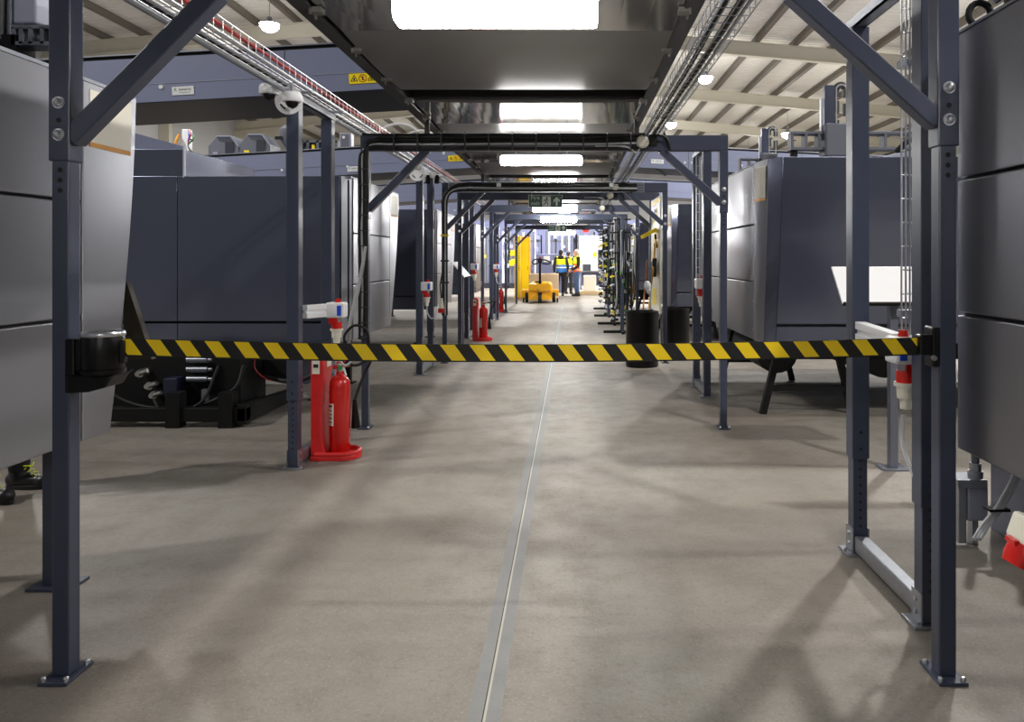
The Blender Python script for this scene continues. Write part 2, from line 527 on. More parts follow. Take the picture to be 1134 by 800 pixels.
BAYS = [(-10.2,25,9.35,'round high-bay lamp glowing under roof above the warning-labelled duct at left'),
        (-10.2,48,9.35,'high-bay lamp glowing far off above left end of the cabled portal beam'),
        (5.5,30.5,8.9,'high-bay lamp glowing beside the wire tray, upper of the two along it'),
        (5.5,41,8.9,'high-bay lamp glowing just above the second portal frame beam at right'),
        (11.35,38.9,8.0,'high-bay lamp glowing left of the gantry on the right machine'),
        (11.35,47.5,8.0,'high-bay lamp glowing low above the front corner of the right machine')]
for x, y, z, lb in BAYS: bay((x, y, z), lb)
P_BAY = 800
for x, z, ys in ((-10.2,9.27,(2,13.5,25,36.5,48)), (5.5,8.82,(-1,9.5,20,30.5,41,51)), (11.35,7.92,(4,13,22,30.5,38.9,47.5))):
    for y in ys:
        lamp_disk((x, y, z-0.25), 0.45, P_BAY)
# open hall beyond the conveyor: bright lamps over the workers
for x, y, lb in ((-1.7,31.5,'high-bay lamp above the far workers, hidden behind the portal beams, left one'),(1.2,31.5,'high-bay lamp above the far workers, hidden behind the portal beams, right one')):
    bay((x, y, 7.6), lb)
    lamp_disk((x, y, 7.28), 0.45, 1100)
# added point lights, put in below the lamp positions to brighten the roof
for x, z, ys in ((-10.2,9.35,(2,13.5,25,36.5,48)), (5.5,8.9,(-1,9.5,20,30.5,41,51)), (11.35,8.0,(4,13,22,30.5,38.9,47.5))):
    for y in ys:
        l = bpy.data.lights.new('lamp', 'POINT'); l.energy = 60 if x < 0 else 120; l.shadow_soft_size = 0.3; l.color = (1,0.97,0.91)
        o = bpy.data.objects.new('lamp', l); COL.objects.link(o); o.location = (x, y, z-0.75)

# ------------------------------------------------------------------ overhead conveyor with its lights
CZ = EYE+1.20; CX0, CX1 = -1.262, 0.585
CXM = (CX0+CX1)/2
cv = thing('overhead_conveyor', (CXM, 15, CZ), 'long dark overhead conveyor running above the aisle over the portal beams', 'conveyor')
per = 2.69
k = -4
while True:
    y0 = 3.89 + per*k
    if y0 > 27.5: break
    m_ = MB(); A = []; top = []
    n_ = 16
    for i in range(n_+1):          # dark sagging belt sheet, turning up at its far end
        u = i/n_
        z = CZ - 0.022*math.sin(PI*min(u/0.8,1)) + (0.0 if u < 0.72 else 0.13*((u-0.72)/0.28)**1.6)
        A.append((y0+1.82*u, z)); top.append((y0+1.82*u, z+0.012))
    m_.prism(A + top[::-1], 0, CX0+0.05, CX1-0.05)
    m_.build('belt_sheet', M['belt'], cv, smooth=True)
    # grey glossy cover, its near edge bowed down a little in the middle
    bm = bmesh.new(); rows = []
    for i in range(13):
        x = CX0+0.05+(CX1-CX0-0.1)*i/12
        b = 0.016*math.sin(PI*i/12)
        rows.append([bm.verts.new(q) for q in ((x,y0+1.79,CZ-b*.6),(x,y0+per+.01,CZ-0.001),(x,y0+per+.01,CZ+0.014),(x,y0+1.79,CZ+0.014))])
    for a, b in zip(rows[:-1], rows[1:]):
        for q in range(4): bm.faces.new((a[q],a[(q+1)%4],b[(q+1)%4],b[q]))
    bm.faces.new(rows[0]); bm.faces.new(rows[-1][::-1])
    mb = MB(); mb.bm.free(); mb.bm = bm
    mb.build('cover_panel', M['cover'], cv)
    MB().mm((CX0+.03,y0+1.84,CZ+0.02),(CX1-.03,y0+1.90,CZ+0.20)).build('cross_bar', M['rail'], cv)
    k += 1
YEND = 29.8
MB().mm((CX0,-6,CZ+0.20),(CX1,YEND,CZ+0.22)).build('top_deck', M['rail'], cv)
for x, s in ((CX0,1), (CX1,-1)):
    MB().mm((x-0.02, -6, CZ-0.012), (x+0.02, YEND, CZ+0.20)).build('side_rail', M['rail'], cv, bevel=0.003)
    MB().mm((x-0.05, -6, CZ-0.016), (x+0.03, YEND, CZ-0.006)).build('rail_flange', M['rail'], cv)
    for j in range(40):
        y = 2.2 + j*0.67
        if y > YEND-.3: break
        m_ = MB().mm((x+s*0.02, y-0.03, CZ-0.03), (x+s*0.075, y+0.03, CZ-0.006))
        m_.mm((x+s*0.02, y-0.045, CZ-0.045), (x+s*0.030, y-0.035, CZ-.006)).mm((x+s*.02,y+.035,CZ-.045),(x+s*.03,y+.045,CZ-.006))
        m_.build('roller_bracket', M['silverdull'], cv)
for y in (2.574, 6.32, 10.27, 14.6, 19.8, 23.6):
    for x in (CX0+.03, CX1-.03):
        MB().mm((x-.02,y-.02,EYE+1.045),(x+.02,y+.02,CZ-.012)).build('stand_off', M['rail'], cv)

def strip_light(y, z0, z1, w, label, d=0.12, on='tube_on'):
    xc = -0.297
    t = thing('ceiling_light', (xc, y, EYE+z0), label, 'light', 'linear lights under the overhead conveyor')
    z0 += EYE; z1 += EYE
    x0, x1 = xc-w/2, xc+w/2
    m_ = MB().prism([(y-d/2, z1),(y-d/2+0.006, z0+0.02),(y-d/2+0.03, z0),(y+d/2-0.03,z0),(y+d/2-0.006, z0+0.02),(y+d/2, z1)], 0, x0, x1)
    m_.build('diffuser', M[on], t, bevel=0.012)
    MB().mm((x0+0.03,y-d/2+.01,z1),(x1-0.03,y+d/2-.01,z1+.018)).build('housing', M['lightgrey'], t, bevel=0.004)
    for x in (x0+0.15, x1-0.15):
        MB().cyl((x,y,z1+.018),(x,y,CZ-.01),0.006).build('hanger', M['galv'], t)
    return t
strip_light(2.94, .925, 1.03, .80, 'big bright linear light above the aisle, cut by the photo edge', 0.16)
strip_light(-1.30, .925, 1.03, .80, 'unseen linear light added above the aisle behind the camera, nearer', 0.16)  # unseen lights behind the camera, added to brighten surfaces facing it
strip_light(-3.0, .925, 1.03, .80, 'unseen linear light added above the aisle behind the camera, middle', 0.16)
strip_light(-5.0, .925, 1.03, .80, 'unseen linear light added above the aisle behind the camera, farther', 0.16)
strip_light(7.30, .915, 1.005, .80, 'bright linear light hanging just behind the beam with the black cable bundle')
strip_light(13.2, .825, .945, .79, 'bright linear light right below the nearer fire exit sign', .15, 'tube_far')
strip_light(17.0, .82, .955, .82, 'bright linear light between the two fire exit signs', .15, 'tube_far')
strip_light(25.6, .80, .93, .82, 'bright linear light at far end, below the farther fire exit sign', .12, 'tube_far')
strip_light(28.6, .95, 1.08, .50, 'small bright light at far end, just right of the farther exit sign', .12, 'tube_far')
# ------------------------------------------------------------------ portal frames across the aisle
FXL, FXR = -1.757, 1.293
W1, W2 = 0.060, 0.074
BZ0, BZ1 = EYE+0.912, EYE+1.045
def make_frame():
    t = thing('portal_frame', (0,0,0), '', 'portal frame', None)
    MB().mm((FXL-W2/2,-W2/2,BZ0),(FXR+W2/2,W2/2,BZ1)).build('crossbeam', M['frame'], t, bevel=0.006)
    for x, s, hb in ((FXL,1,0.412),(FXR,-1,0.470)):
        p = MB().mm((x-W1/2,-W1/2,0.012),(x+W1/2,W1/2,1.95)).build('post', M['frame'], t, bevel=0.005)
        zs = EYE + (0.333 if s > 0 else 0.385)
        sl = MB().mm((x-W2/2,-W2/2,zs),(x+W2/2,W2/2,BZ0)).build('sleeve', M['frame'], p, bevel=0.005)
        h = MB()
        for z in (zs-0.03, zs-0.065, zs-0.10, zs+0.14):
            yy = -W1/2 if z < zs else -W2/2
            h.cyl((x,yy+0.002,z),(x,yy-0.0015,z),0.009,n=12)
        build_each(h, 'hole', M['ink'], p)
        for dz in (0.09, 0.20):
            b = MB()
            z = zs+dz
            b.cyl((x,-W2/2,z),(x,-W2/2-0.004,z),0.021,n=16)
            b.lathe([(0.0155,0),(0.0155,0.009),(0.009,0.016),(0.002,0.018)],(x,-W2/2-0.004,z),12,Matrix.Rotation(PI/2,3,'X'))
            b.build('bolt', M['zinc'], p)
        pl = MB()
        pl.mm((x-0.05,-0.072,0),(x+0.05,0.072,0.012))
        pl.build('base_plate', M['frame'], t, bevel=0.002)
        for dx in (-0.038, 0.038):
            for dy in (-0.056, 0.056):
                MB().lathe([(.009,.012),(.009,.022),(.006,.026),(.0,.027)],(x+dx,dy,0),8).build('anchor_bolt', M['zinc'], t)
        xa = x + s*W1/2
        br = MB().bar((xa-s*0.005,0,EYE+hb),(xa+s*0.50,0,BZ0+0.012),0.064,0.064,(0,1,0))
        br.build('brace', M['frame'], t, bevel=0.005)
    return t
FY = [2.574, 6.32, 10.27, 11.65, 14.6, 17.6, 19.8, 23.6]
FL = ['dark grey portal frame nearest, its posts holding the striped barrier tape',
      'dark grey portal frame behind the tape with thick black cables strapped along its beam',
      'third portal frame down the aisle, wire cable tray strapped along its beam',
      'portal frame close behind the tool board, fourth down the aisle',
      'portal frame beside the second red extinguisher, fifth down the aisle',
      'slim far portal frame, sixth down the aisle behind the hose stands',
      'slim far portal frame, seventh down the aisle past the third extinguisher',
      'farthest portal frame, its post standing by the yellow truck']
proto = make_frame()
frames = []
for i, y in enumerate(FY):
    f = proto if i == 0 else copy_tree(proto)
    f.location = (0, y, 0); f['label'] = FL[i]; f['group'] = 'portal frames down the aisle'
    frames.append(f)

# ------------------------------------------------------------------ tape barrier on the nearest frame
Y1 = FY[0]
t = thing('retractable_barrier', (-1.62, Y1, 0.99), 'black retractable barrier reel fixed to the left post of the nearest frame', 'barrier reel')
MB().mm((FXL+W1/2-0.012, Y1-0.036, 0.985),(FXL+W1/2+0.022, Y1+0.036, 1.172)).build('mounting_plate', M['black'], t, bevel=0.006)
cx = -1.628
MB().lathe([(0.062,1.062),(0.066,1.068),(0.066,1.185),(0.060,1.196),(0.02,1.199),(0.0,1.199)],(cx,Y1,0),32).build('reel_housing', M['black'], t, smooth=True)
MB().lathe([(0.068,1.050),(0.070,1.054),(0.070,1.066),(0.067,1.068)],(cx,Y1,0),32).build('clear_rim', M['black'], t, smooth=True)
MB().lathe([(0.067,1.18),(0.069,1.183),(0.069,1.192),(0.066,1.196)],(cx,Y1,0),32).build('clear_rim', M['zinc'], t, smooth=True)
MB().prism([(cx-0.095,0.988),(cx-0.02,0.992),(cx+0.04,1.008),(cx+0.066,1.05),(cx-0.095,1.05)],1,Y1-0.055,Y1+0.055).build('lower_shroud', M['black'], t, bevel=0.008)
MB().mm((cx+0.05,Y1-0.012,1.085),(cx+0.078,Y1+0.012,1.165)).build('tape_slot', M['rubber'], t, bevel=0.003)
MB().mm((cx-0.10,Y1-0.03,1.06),(cx-0.04,Y1+0.03,1.17)).build('bracket_arm', M['black'], t, bevel=0.004)
# the tape: a sagging ribbon between reel and receiver
bm = bmesh.new(); uvl = bm.loops.layers.uv.new('UVMap')
xa, xb = cx+0.07, 1.225
n = 60; rows = []
for i in range(n+1):
    u = i/n; x = xa+(xb-xa)*u
    zc = 1.1405 - 0.026*4*u*(1-u)*0.9 + 0.004*u
    yc = Y1 + 0.0015*math.sin(u*19)
    row = []
    for s in (1, -1):
        for dy in (-0.0008, 0.0008):
            row.append((bm.verts.new((x, yc+dy, zc+s*0.031)), (x, s*0.031)))
    rows.append(row)
for a, b in zip(rows[:-1], rows[1:]):
    for q in ((2,0),(0,1),(1,3),(3,2)):
        vs = [a[q[0]], b[q[0]], b[q[1]], a[q[1]]]
        f = bm.faces.new([v[0] for v in vs])
        for lp, v in zip(f.loops, vs): lp[uvl].uv = (v[1][0]+0.13, v[1][1])
bmesh.ops.recalc_face_normals(bm, faces=bm.faces[:])
me = bpy.data.meshes.new('barrier_tape'); bm.to_mesh(me); bm.free(); me.materials.append(M['tape'])
tp = bpy.data.objects.new('barrier_tape', me); COL.objects.link(tp)
tag(tp, 'yellow and black striped barrier tape stretched across the aisle', 'barrier tape')
t = thing('tape_receiver', (1.25, Y1, 1.07), 'black tape receiver clip fixed to the right post of the nearest frame', 'tape receiver')
MB().mm((FXR-W1/2-0.022,Y1-0.03,1.075),(FXR-W1/2+0.008,Y1+0.034,1.212)).build('back_plate', M['black'], t, bevel=0.005)
MB().mm((FXR-W1/2-0.062,Y1-0.022,1.115),(FXR-W1/2-0.015,Y1+0.022,1.185)).build('clip', M['black'], t, bevel=0.006)
MB().cyl((FXR-W1/2-0.02,Y1-0.03,1.11),(FXR-W1/2-0.02,Y1-0.04,1.105),0.009).build('screw', M['zinc'], t)
# ------------------------------------------------------------------ big grey machines
def curve_edge(zb, zt, yb, yt, n=10, bulge=0.0):
    out = []
    for i in range(n+1):
        u = i/n
        out.append((yb + (yt-yb)*(1-(1-u)**1.6) + bulge*math.sin(PI*u), zb+(zt-zb)*u))
    return out
def machine_left(yn, yseam, ybot, ytop, c, zb, zt, xo, label, near_end=True, seams=(1.185,1.70), ybody=None, plate=True):
    """aisle face at X=c (negative), body reaching to X=xo; slanted far end overhangs at the top"""
    t = thing('machine', ((c+xo)/2, (yn+ybot)/2, 0), label, 'machine', 'grey machines along the aisle')
    E = curve_edge(zb, zt, ybot, ytop)
    B = MB().prism([(yn+0.05, zb+0.02), (yn+0.05, zt-0.03)] + [(p[0]-0.05, min(max(p[1], zb+0.02), zt-0.03)) for p in E[::-1]], 0, xo, c-0.03)
    B.build('body', M['body'], t)
    # front panels on the aisle face
    zz = [zb] + list(seams) + [zt]
    for a, b in zip(zz[:-1], zz[1:]):
        MB().mm((c-0.028, yn+0.10, a+0.006),(c, yseam-0.007, b-0.006)).build('front_panel', M['panel'], t, bevel=0.006)
    # narrow bevelled strip at the near corner
    MB().prism([(c-0.09, yn-0.005),(c-0.012, yn+0.09),(c-0.035, yn+0.095),(c-0.10, yn+0.02)], 2, zb, zt).build('corner_strip', M['panel'], t, bevel=0.003)
    # slanted end panel with its pale plate
    P = [(yseam+0.004, zb)] + E + [(yseam+0.004, zt)]
    MB().prism(P, 0, c-0.03, c).build('end_panel', M['panel'], t, bevel=0.006)
    if plate:
        zl = zt-0.30
        ys = yseam+0.05
        def yat(z):
            for (y0, z0), (y1, z1) in zip(E[:-1], E[1:]):
                if z0 <= z <= z1: return y0+(y1-y0)*(z-z0)/(z1-z0)
            return E[-1][0]
        MB().prism([(ys,zl+0.022),(yat(zl+0.022)-0.04,zl+0.022),(yat(zt-0.04)-0.04,zt-0.04),(ys,zt-0.04)],0,c-0.001,c+0.0025).build('name_plate', M['plate'], t)
        MB().prism([(ys,zl),(yat(zl)-0.04,zl),(yat(zl+0.022)-0.04,zl+0.022),(ys,zl+0.022)],0,c-0.001,c+0.003).build('orange_strip', M['orange'], t)
    MB().mm((c-0.05, yn+0.02, zt-0.012),(c+0.003, ytop-0.02, zt+0.006)).build('top_trim', M['alu'], t, bevel=0.002)
    return t
def end_face(t, c, xo, y, zb, zt, xs, groove, dy=0.03):
    """dark panels on the end that faces the camera"""
    xs = [c-0.095] + xs + [xo]
    for a, b in zip(xs[:-1], xs[1:]):
        MB().mm((a-0.003, y, groove+0.012),(b+0.003, y+dy, zt)).build('side_panel', M['endpan'], t, bevel=0.004)
        MB().mm((a-0.003, y, zb),(b+0.003, y+dy, groove-0.012)).build('lower_panel', M['endpan'], t, bevel=0.004)

ZTL, ZBL = 2.255, 0.632
ml1 = machine_left(0.9, 3.30, 3.50, 3.71, -2.18, ZBL, ZTL, -3.0, 'grey machine nearest on the left, cut by the photo edge, with a pale name plate')
MB().prism([(-2.285,1.33),(-2.155,0.93),(-2.30,0.93),(-2.30,1.33)],1,3.80,3.84).build('gusset', M['cut'], ml1)
MB().mm((-2.32,3.42,1.0),(-2.27,3.84,1.05)).build('gusset_bracket', M['cut'], ml1)
for y in (1.3, 3.28):
    m_ = MB().mm((-2.325,y-0.03,0.012),(-2.265,y+0.03,0.66)); m_.build('leg', M['frame'], ml1, bevel=0.004)
    MB().mm((-2.37,y-0.07,0),(-2.18,y+0.07,0.012)).build('foot_plate', M['frame'], ml1)
    MB().mm((-2.93,y-0.03,0),(-2.87,y+0.03,0.66)).build('leg', M['frame'], ml1)
ml2 = machine_left(7.30, 8.88, 8.92, 9.34, -2.18, ZBL, ZTL, -5.6, 'grey machine behind the near extinguisher, its wide dark end facing the camera')
end_face(ml2, -2.18, -5.6, 7.27, 0.60, ZTL, [-2.36, -3.87], 0.818)
MB().mm((-5.6, 7.27, ZTL+.002),(-3.81, 8.9, 2.52)).build('rear_cabinet', M['endpan'], ml2, bevel=0.004)
MB().mm((-3.815,7.262,2.24),(-3.803,7.30,2.525)).build('edge_trim', M['lightgrey'], ml2)
ml3 = machine_left(12.25, 13.75, 13.80, 14.25, -2.24, ZBL, ZTL, -5.6, 'grey machine behind the sloped sign lectern on the left, half hidden by posts')
end_face(ml3, -2.24, -5.6, 12.22, 0.60, ZTL, [-2.44, -3.9], 0.818)
ml4 = machine_left(17.2, 18.7, 18.75, 19.2, -2.24, ZBL, ZTL, -5.6, 'farthest grey machine on the left, behind the third extinguisher')
end_face(ml4, -2.24, -5.6, 17.17, 0.60, ZTL, [-2.44, -3.9], 0.818)
for t_, c, y0, y1 in ((ml2,-2.6,7.6,8.6),(ml3,-2.6,12.6,13.6),(ml4,-2.6,17.5,18.5)):
    for x in (c, c-1.9):
        for y in (y0, y1):
            MB().mm((x-0.04,y-0.04,0),(x+0.04,y+0.04,0.66)).mm((x-0.08,y-0.08,0),(x+0.08,y+0.08,0.014)).build('leg', M['blacksteel'], t_)
# floor-level drive unit under the second left machine
m2 = ml2
u = thing('hydraulic_unit', (-3.35, 6.8, 0), 'black valve and hose unit on a low black base, left behind the tape', 'hydraulic unit')
MB().mm((-4.2,6.32,0.05),(-2.78,6.42,0.17)).build('base_frame', M['blacksteel'], u, bevel=0.008)
MB().prism([(6.32,0.03),(7.6,0.03),(7.6,0.13),(6.32,0.2)],0,-2.86,-2.78).build('side_rail', M['blacksteel'], u, bevel=0.006)
for x in (-4.1,-3.4,-2.95):
    MB().mm((x-.06,6.30,0),(x+.06,6.42,0.30)).build('foot', M['blacksteel'], u)
MB().mm((-4.1,6.60,0.03),(-2.95,7.15,0.58)).build('tank', M['blacksteel'], u, bevel=0.01)
for j, (x, z) in enumerate(((-3.78,0.44),(-3.70,0.33),(-3.66,0.25))):
    MB().cyl((x,6.60,z),(x,6.48,z),0.035,n=14).cyl((x,6.50,z),(x,6.44,z),0.022,n=10).cyl((x,6.46,z),(x+0.09,6.44,z+0.03),0.018,n=10).build('valve', M['silver'], u, smooth=True)
for j in range(3):
    z = 0.38+j*0.085
    MB().cyl((-3.40,6.55,z),(-3.22,6.55,z),0.026,n=14).cyl((-3.22,6.55,z),(-3.18,6.55,z),0.016,n=10).build('cylinder_valve', M['alu'], u, smooth=True)
MB().mm((-3.56,6.45,0.24),(-3.44,6.60,0.40)).build('valve_block', mat('dark_blue_block', rgb(26,30,56), 0.5), u, bevel=0.006)
MB().mm((-3.24,6.48,0.20),(-3.19,6.52,0.30)).build('gauge_tag', M['alu'], u)
for p in ([(-3.8,6.42,0.48),(-3.95,6.38,0.3),(-3.7,6.36,0.18),(-3.3,6.38,0.16),(-2.95,6.44,0.3),(-2.9,6.55,0.5)],
          [(-3.62,6.42,0.22),(-3.5,6.36,0.14),(-3.2,6.38,0.2),(-3.1,6.5,0.5)]):
    MB().tube(spline(p), 0.014, 8).build('hose', M['rubber'], u, smooth=True)
# hanging service channel and cable loops under the machine
u = thing('service_channel', (-2.35, 7.1, 0.36), 'grey angled cover with black cable loop hanging under the dark machine end', 'service cover')
MB().prism([(-2.60,0.63),(-2.42,0.63),(-2.38,0.30),(-2.50,0.26),(-2.62,0.30)],1,6.96,7.24).build('cover', M['endpan'], u, bevel=0.01)
MB().prism([(-2.93,0.60),(-2.64,0.60),(-2.64,0.28),(-2.93,0.30)],1,7.05,7.24).build('box', M['blacksteel'], u)
MB().tube(spline([(-2.36,7.0,0.62),(-2.34,6.95,0.50),(-2.42,6.92,0.36),(-2.62,6.9,0.30),(-2.9,6.95,0.34)]), 0.022, 8).build('cable_loop', M['rubber'], u, smooth=True)
MB().tube(spline([(-3.6,6.9,0.64),(-3.2,6.9,0.575),(-2.9,6.9,0.56),(-2.6,6.9,0.60),(-2.4,6.95,0.63)]), 0.020, 8).build('conduit', M['greycable'], u, smooth=True)
MB().tube(spline([(-3.5,6.88,0.62),(-3.2,6.87,0.545),(-2.8,6.87,0.535),(-2.45,6.9,0.61)]), 0.006, 6).build('earth_wire', M['plug_green'], u, smooth=True)
MB().tube(spline([(-2.95,6.9,0.55),(-2.94,6.88,0.42),(-2.84,6.9,0.32),(-2.75,6.95,0.31)]), 0.006, 6).build('red_wire', M['redcable'], u, smooth=True)

def machine_right(ynb, ynt, yseam, yf, c, zb, zt, xo, label, seams=(1.235,1.755), end=True, plate=True, skew=0.045, lead=.14):
    t = thing('machine', ((c+xo)/2, (yseam+yf)/2, 0), label, 'machine', 'grey machines along the aisle')
    cy = c+skew
    B = MB()
    B.prism([(yseam+0.02, zb+0.02), (yf, zb+0.02), (yf, zt-0.02), (yseam+0.02, zt-0.02)], 0, c+0.03, xo)
    B.prism([(ynb-lead*.6+0.03, zb+0.02), (yseam+0.02, zb+0.02), (yseam+0.02, zt-0.02), (ynt-lead+0.03, zt-0.02)], 0, cy+0.10, xo)
    B.prism([(ynb+0.03, zb+0.02), (yseam+0.02, zb+0.02), (yseam+0.02, zt-0.02), (ynt+0.03, zt-0.02)], 0, cy+0.03, cy+.10)
    B.build('body', M['body'], t)
    zz = [zb] + list(seams) + [zt]
    for a, b in zip(zz[:-1], zz[1:]):
        MB().mm((c, yseam+0.012, a+0.006),(c+0.028, yf, b-0.006)).build('front_panel', M['panel'], t, bevel=0.006)
    # twisted corner panel between the aisle face and the slanted end
    bm = bmesh.new(); rows = []
    n = 12
    for i in range(n+1):
        u_ = i/n; z = zb+(zt-zb)*u_
        ye = ynb + (ynt-ynb)*(1-(1-u_)**1.4)
        rows.append([bm.verts.new((c, yseam, z)), bm.verts.new((c+skew*0.30, yseam+(ye-yseam)*0.55, z)), bm.verts.new((cy, ye, z)), bm.verts.new((cy+0.03, ye+0.03, z)), bm.verts.new((c+0.03, yseam, z))])
    for a, b in zip(rows[:-1], rows[1:]):
        for k_ in range(5):
            bm.faces.new((a[k_], a[(k_+1)%5], b[(k_+1)%5], b[k_]))
    bm.faces.new(rows[0]); bm.faces.new(rows[-1][::-1])
    mb = MB(); mb.bm.free(); mb.bm = bm
    cp = mb.build('corner_panel', M['panel'], t, smooth=True)
    if plate:
        def pt(z, s):
            u_ = (z-zb)/(zt-zb); ye = ynb+(ynt-ynb)*(1-(1-u_)**1.4)
            x1, y1 = c+skew*0.30, yseam+(ye-yseam)*0.55
            return Vector((c+(x1-c)*s, yseam+(y1-yseam)*s, z)) if s <= 1 else Vector((x1+(cy-x1)*(s-1), y1+(ye-y1)*(s-1), z))
        nrm = Vector((-1, -0.4, 0)).normalized()*0.006
        for nm, m_, za, zc in (('name_plate', M['plate'], zt-0.33, zt-0.05), ('orange_strip', M['orange'], zt-0.355, zt-0.33)):
            b2 = bmesh.new()
            v = [[b2.verts.new(pt(z, s)+nrm*k_) for z in (za, zc) for s in (0.18, 1.0, 1.75)] for k_ in (0.0, 1.0)]
            for q in ((0,1,4,3),(1,2,5,4)):
                b2.faces.new([v[1][i] for i in q]); b2.faces.new([v[0][i] for i in q[::-1]])
            mb = MB(); mb.bm.free(); mb.bm = b2
            mb.build(nm, m_, t)
    if end:
        # slanted dark end facing the camera, with a groove and a lower band
        g = 0.86
        def ye(z):
            u_ = (z-zb)/(zt-zb); return ynb-lead*.6+(ynt-ynb-lead*.4)*(1-(1-u_)**1.4)
        def slab(nm, x0, x1, z0, z1):
            b2 = MB(); n2 = 8
            pts = [(ye(z0+(z1-z0)*i/n2), z0+(z1-z0)*i/n2) for i in range(n2+1)]
            b2.prism(pts + [(p[0]+0.025, p[1]) for p in pts[::-1]], 0, x0, x1)
            b2.build(nm, M['endpan'], t, bevel=0.003)
        xs = [cy+0.085, c+1.9, xo]
        # dark bevelled strip leading round to the end face
        b2 = bmesh.new(); R2 = []
        for i in range(11):
            u_ = i/10; z = zb+(zt-zb)*u_
            ya = ynb+(ynt-ynb)*(1-(1-u_)**1.4); yb = ye(z)
            R2.append([b2.verts.new(q) for q in ((cy+.001,ya,z),(cy+.083,yb,z),(cy+.083,yb+.03,z),(cy+.02,ya+.03,z))])
        for a, b in zip(R2[:-1], R2[1:]):
            for q in range(4): b2.faces.new((a[q],a[(q+1)%4],b[(q+1)%4],b[q]))
        b2.faces.new(R2[0]); b2.faces.new(R2[-1][::-1])
        mb = MB(); mb.bm.free(); mb.bm = b2; mb.build('bevel_strip', M['endpan'], t)
        for a, b in zip(xs[:-1], xs[1:]):
            slab('side_panel', a+0.002, b-0.002, g+0.014, zt); slab('lower_panel', a+0.002, b-0.002, zb, g-0.012)
    MB().mm((c-0.003, yseam, zt-0.006),(c+0.05, yf, zt+0.006)).build('top_trim', M['alu'], t, bevel=0.002)
    b_ = MB()
    for z in (zb+0.1, zb+0.36, (zb+zt)/2, zt-0.35, zt-0.15):
        b_.cyl((c+0.002,yseam+0.035,z),(c-0.004,yseam+0.035,z),0.009,n=8)
    build_each(b_, 'rivet', M['zinc'], t)
    return t
ZTR, ZBR = 2.325, 0.705
mr1 = machine_right(-0.6, -0.9, -0.3, 2.88, 1.50, ZBR, ZTR, 3.4, 'grey machine nearest on the right, behind the right barrier post', end=False, plate=False)
MB().prism([(3.96,0.0),(3.96,0.70),(0.8,0.72),(0.8,0.0)],0,2.24,3.2).build('plinth', M['endpan'], mr1, bevel=0.004)
MB().mm((2.17,3.80,0.40),(2.26,3.83,0.445)).build('cable_clip', M['plug_white'], mr1)
MB().tube([(1.565+.042*math.cos(a), 2.84, 2.385+.045*math.sin(a)) for a in [i*PI/8 for i in range(16)]],.013,8,closed=True).build('lifting_eye', M['blacksteel'], mr1, smooth=True)
MB().mm((1.54,2.80,2.325),(1.59,2.87,2.345)).build('eye_base', M['blacksteel'], mr1, bevel=.003)
MB().mm((1.61,2.70,2.325),(1.95,2.86,2.40)).build('top_rail', M['blacksteel'], mr1, bevel=.005)
for x in (1.68, 1.84):
    MB().cyl((x,2.78,2.40),(x,2.78,2.52),0.05,n=16).cyl((x,2.78,2.52),(x,2.78,2.56),0.065,n=16).build('motor', M['blacksteel'], mr1, smooth=True)
MB().tube(spline([(1.62,2.84,2.43),(1.75,2.80,2.50),(2.1,2.6,2.48),(2.3,2.4,2.33)]),0.012,8).build('top_pipe', M['alu'], mr1, smooth=True)
mr2 = machine_right(6.585, 6.42, 6.74, 9.6, 1.66, 0.70, 2.31, 5.6, 'grey machine on the right behind the second portal frame, its slate end facing the camera')
mr3 = machine_right(12.75, 12.6, 12.95, 15.9, 1.66, 0.62, 2.36, 5.6, 'grey machine on the right between tool board and wire ladder, mostly in shade')
mr4 = machine_right(19.4, 19.2, 19.6, 22.4, 1.62, 0.62, 2.36, 5.6, 'farthest grey machine on the right, behind the post above the black bins')
for t_, y0 in ((mr2, 6.9), (mr3, 13.3), (mr4, 20.0)):
    for yy in (y0, y0+1.9):
        m_ = MB()
        for xa, xb in ((1.95, 1.78), (2.45, 2.62)):
            m_.bar((xa, yy, 0.70), (xb, yy, 0.0), 0.06, 0.06, (0,1,0))
        m_.bar((1.84,yy,0.24),(2.56,yy,0.24),0.05,0.05)
        m_.build('trestle', M['blacksteel'], t_)
    MB().cyl((3.0,y0+0.2,0.52),(3.0,y0+1.4,0.52),0.22,n=24).build('drum', M['rubber'], t_, smooth=True)
    MB().cyl((2.0,y0+0.3,0.53),(2.0,y0+1.4,0.53),0.20,n=24).build('drum', M['rubber'], t_, smooth=True)
    MB().mm((1.95,y0+0.05,0.50),(5.4,y0+2.1,0.72)).build('chassis', M['blacksteel'], t_)
    for x in (4.2, 5.2):
        MB().mm((x-.05,y0,0),(x+.05,y0+.1,0.6)).mm((x-.05,y0+1.8,0),(x+.05,y0+1.9,0.6)).build('leg', M['blacksteel'], t_)
MB().cyl((1.36,19.7,.62),(1.66,19.7,.62),.13,n=18).build('yellow_motor', M['tugyellow'], mr4, smooth=True)
MB().cyl((1.80,6.75,0.62),(1.80,6.86,0.62),0.05,n=16).build('red_cap', M['red'], mr2, smooth=True)
MB().mm((2.55,6.55,0.60),(2.95,6.58,0.615)).build('edge_plate', M['alu'], mr2)
MB().mm((1.76,7.4,1.15),(1.98,7.45,1.4)).build('panel', M['endpan'], mr3)

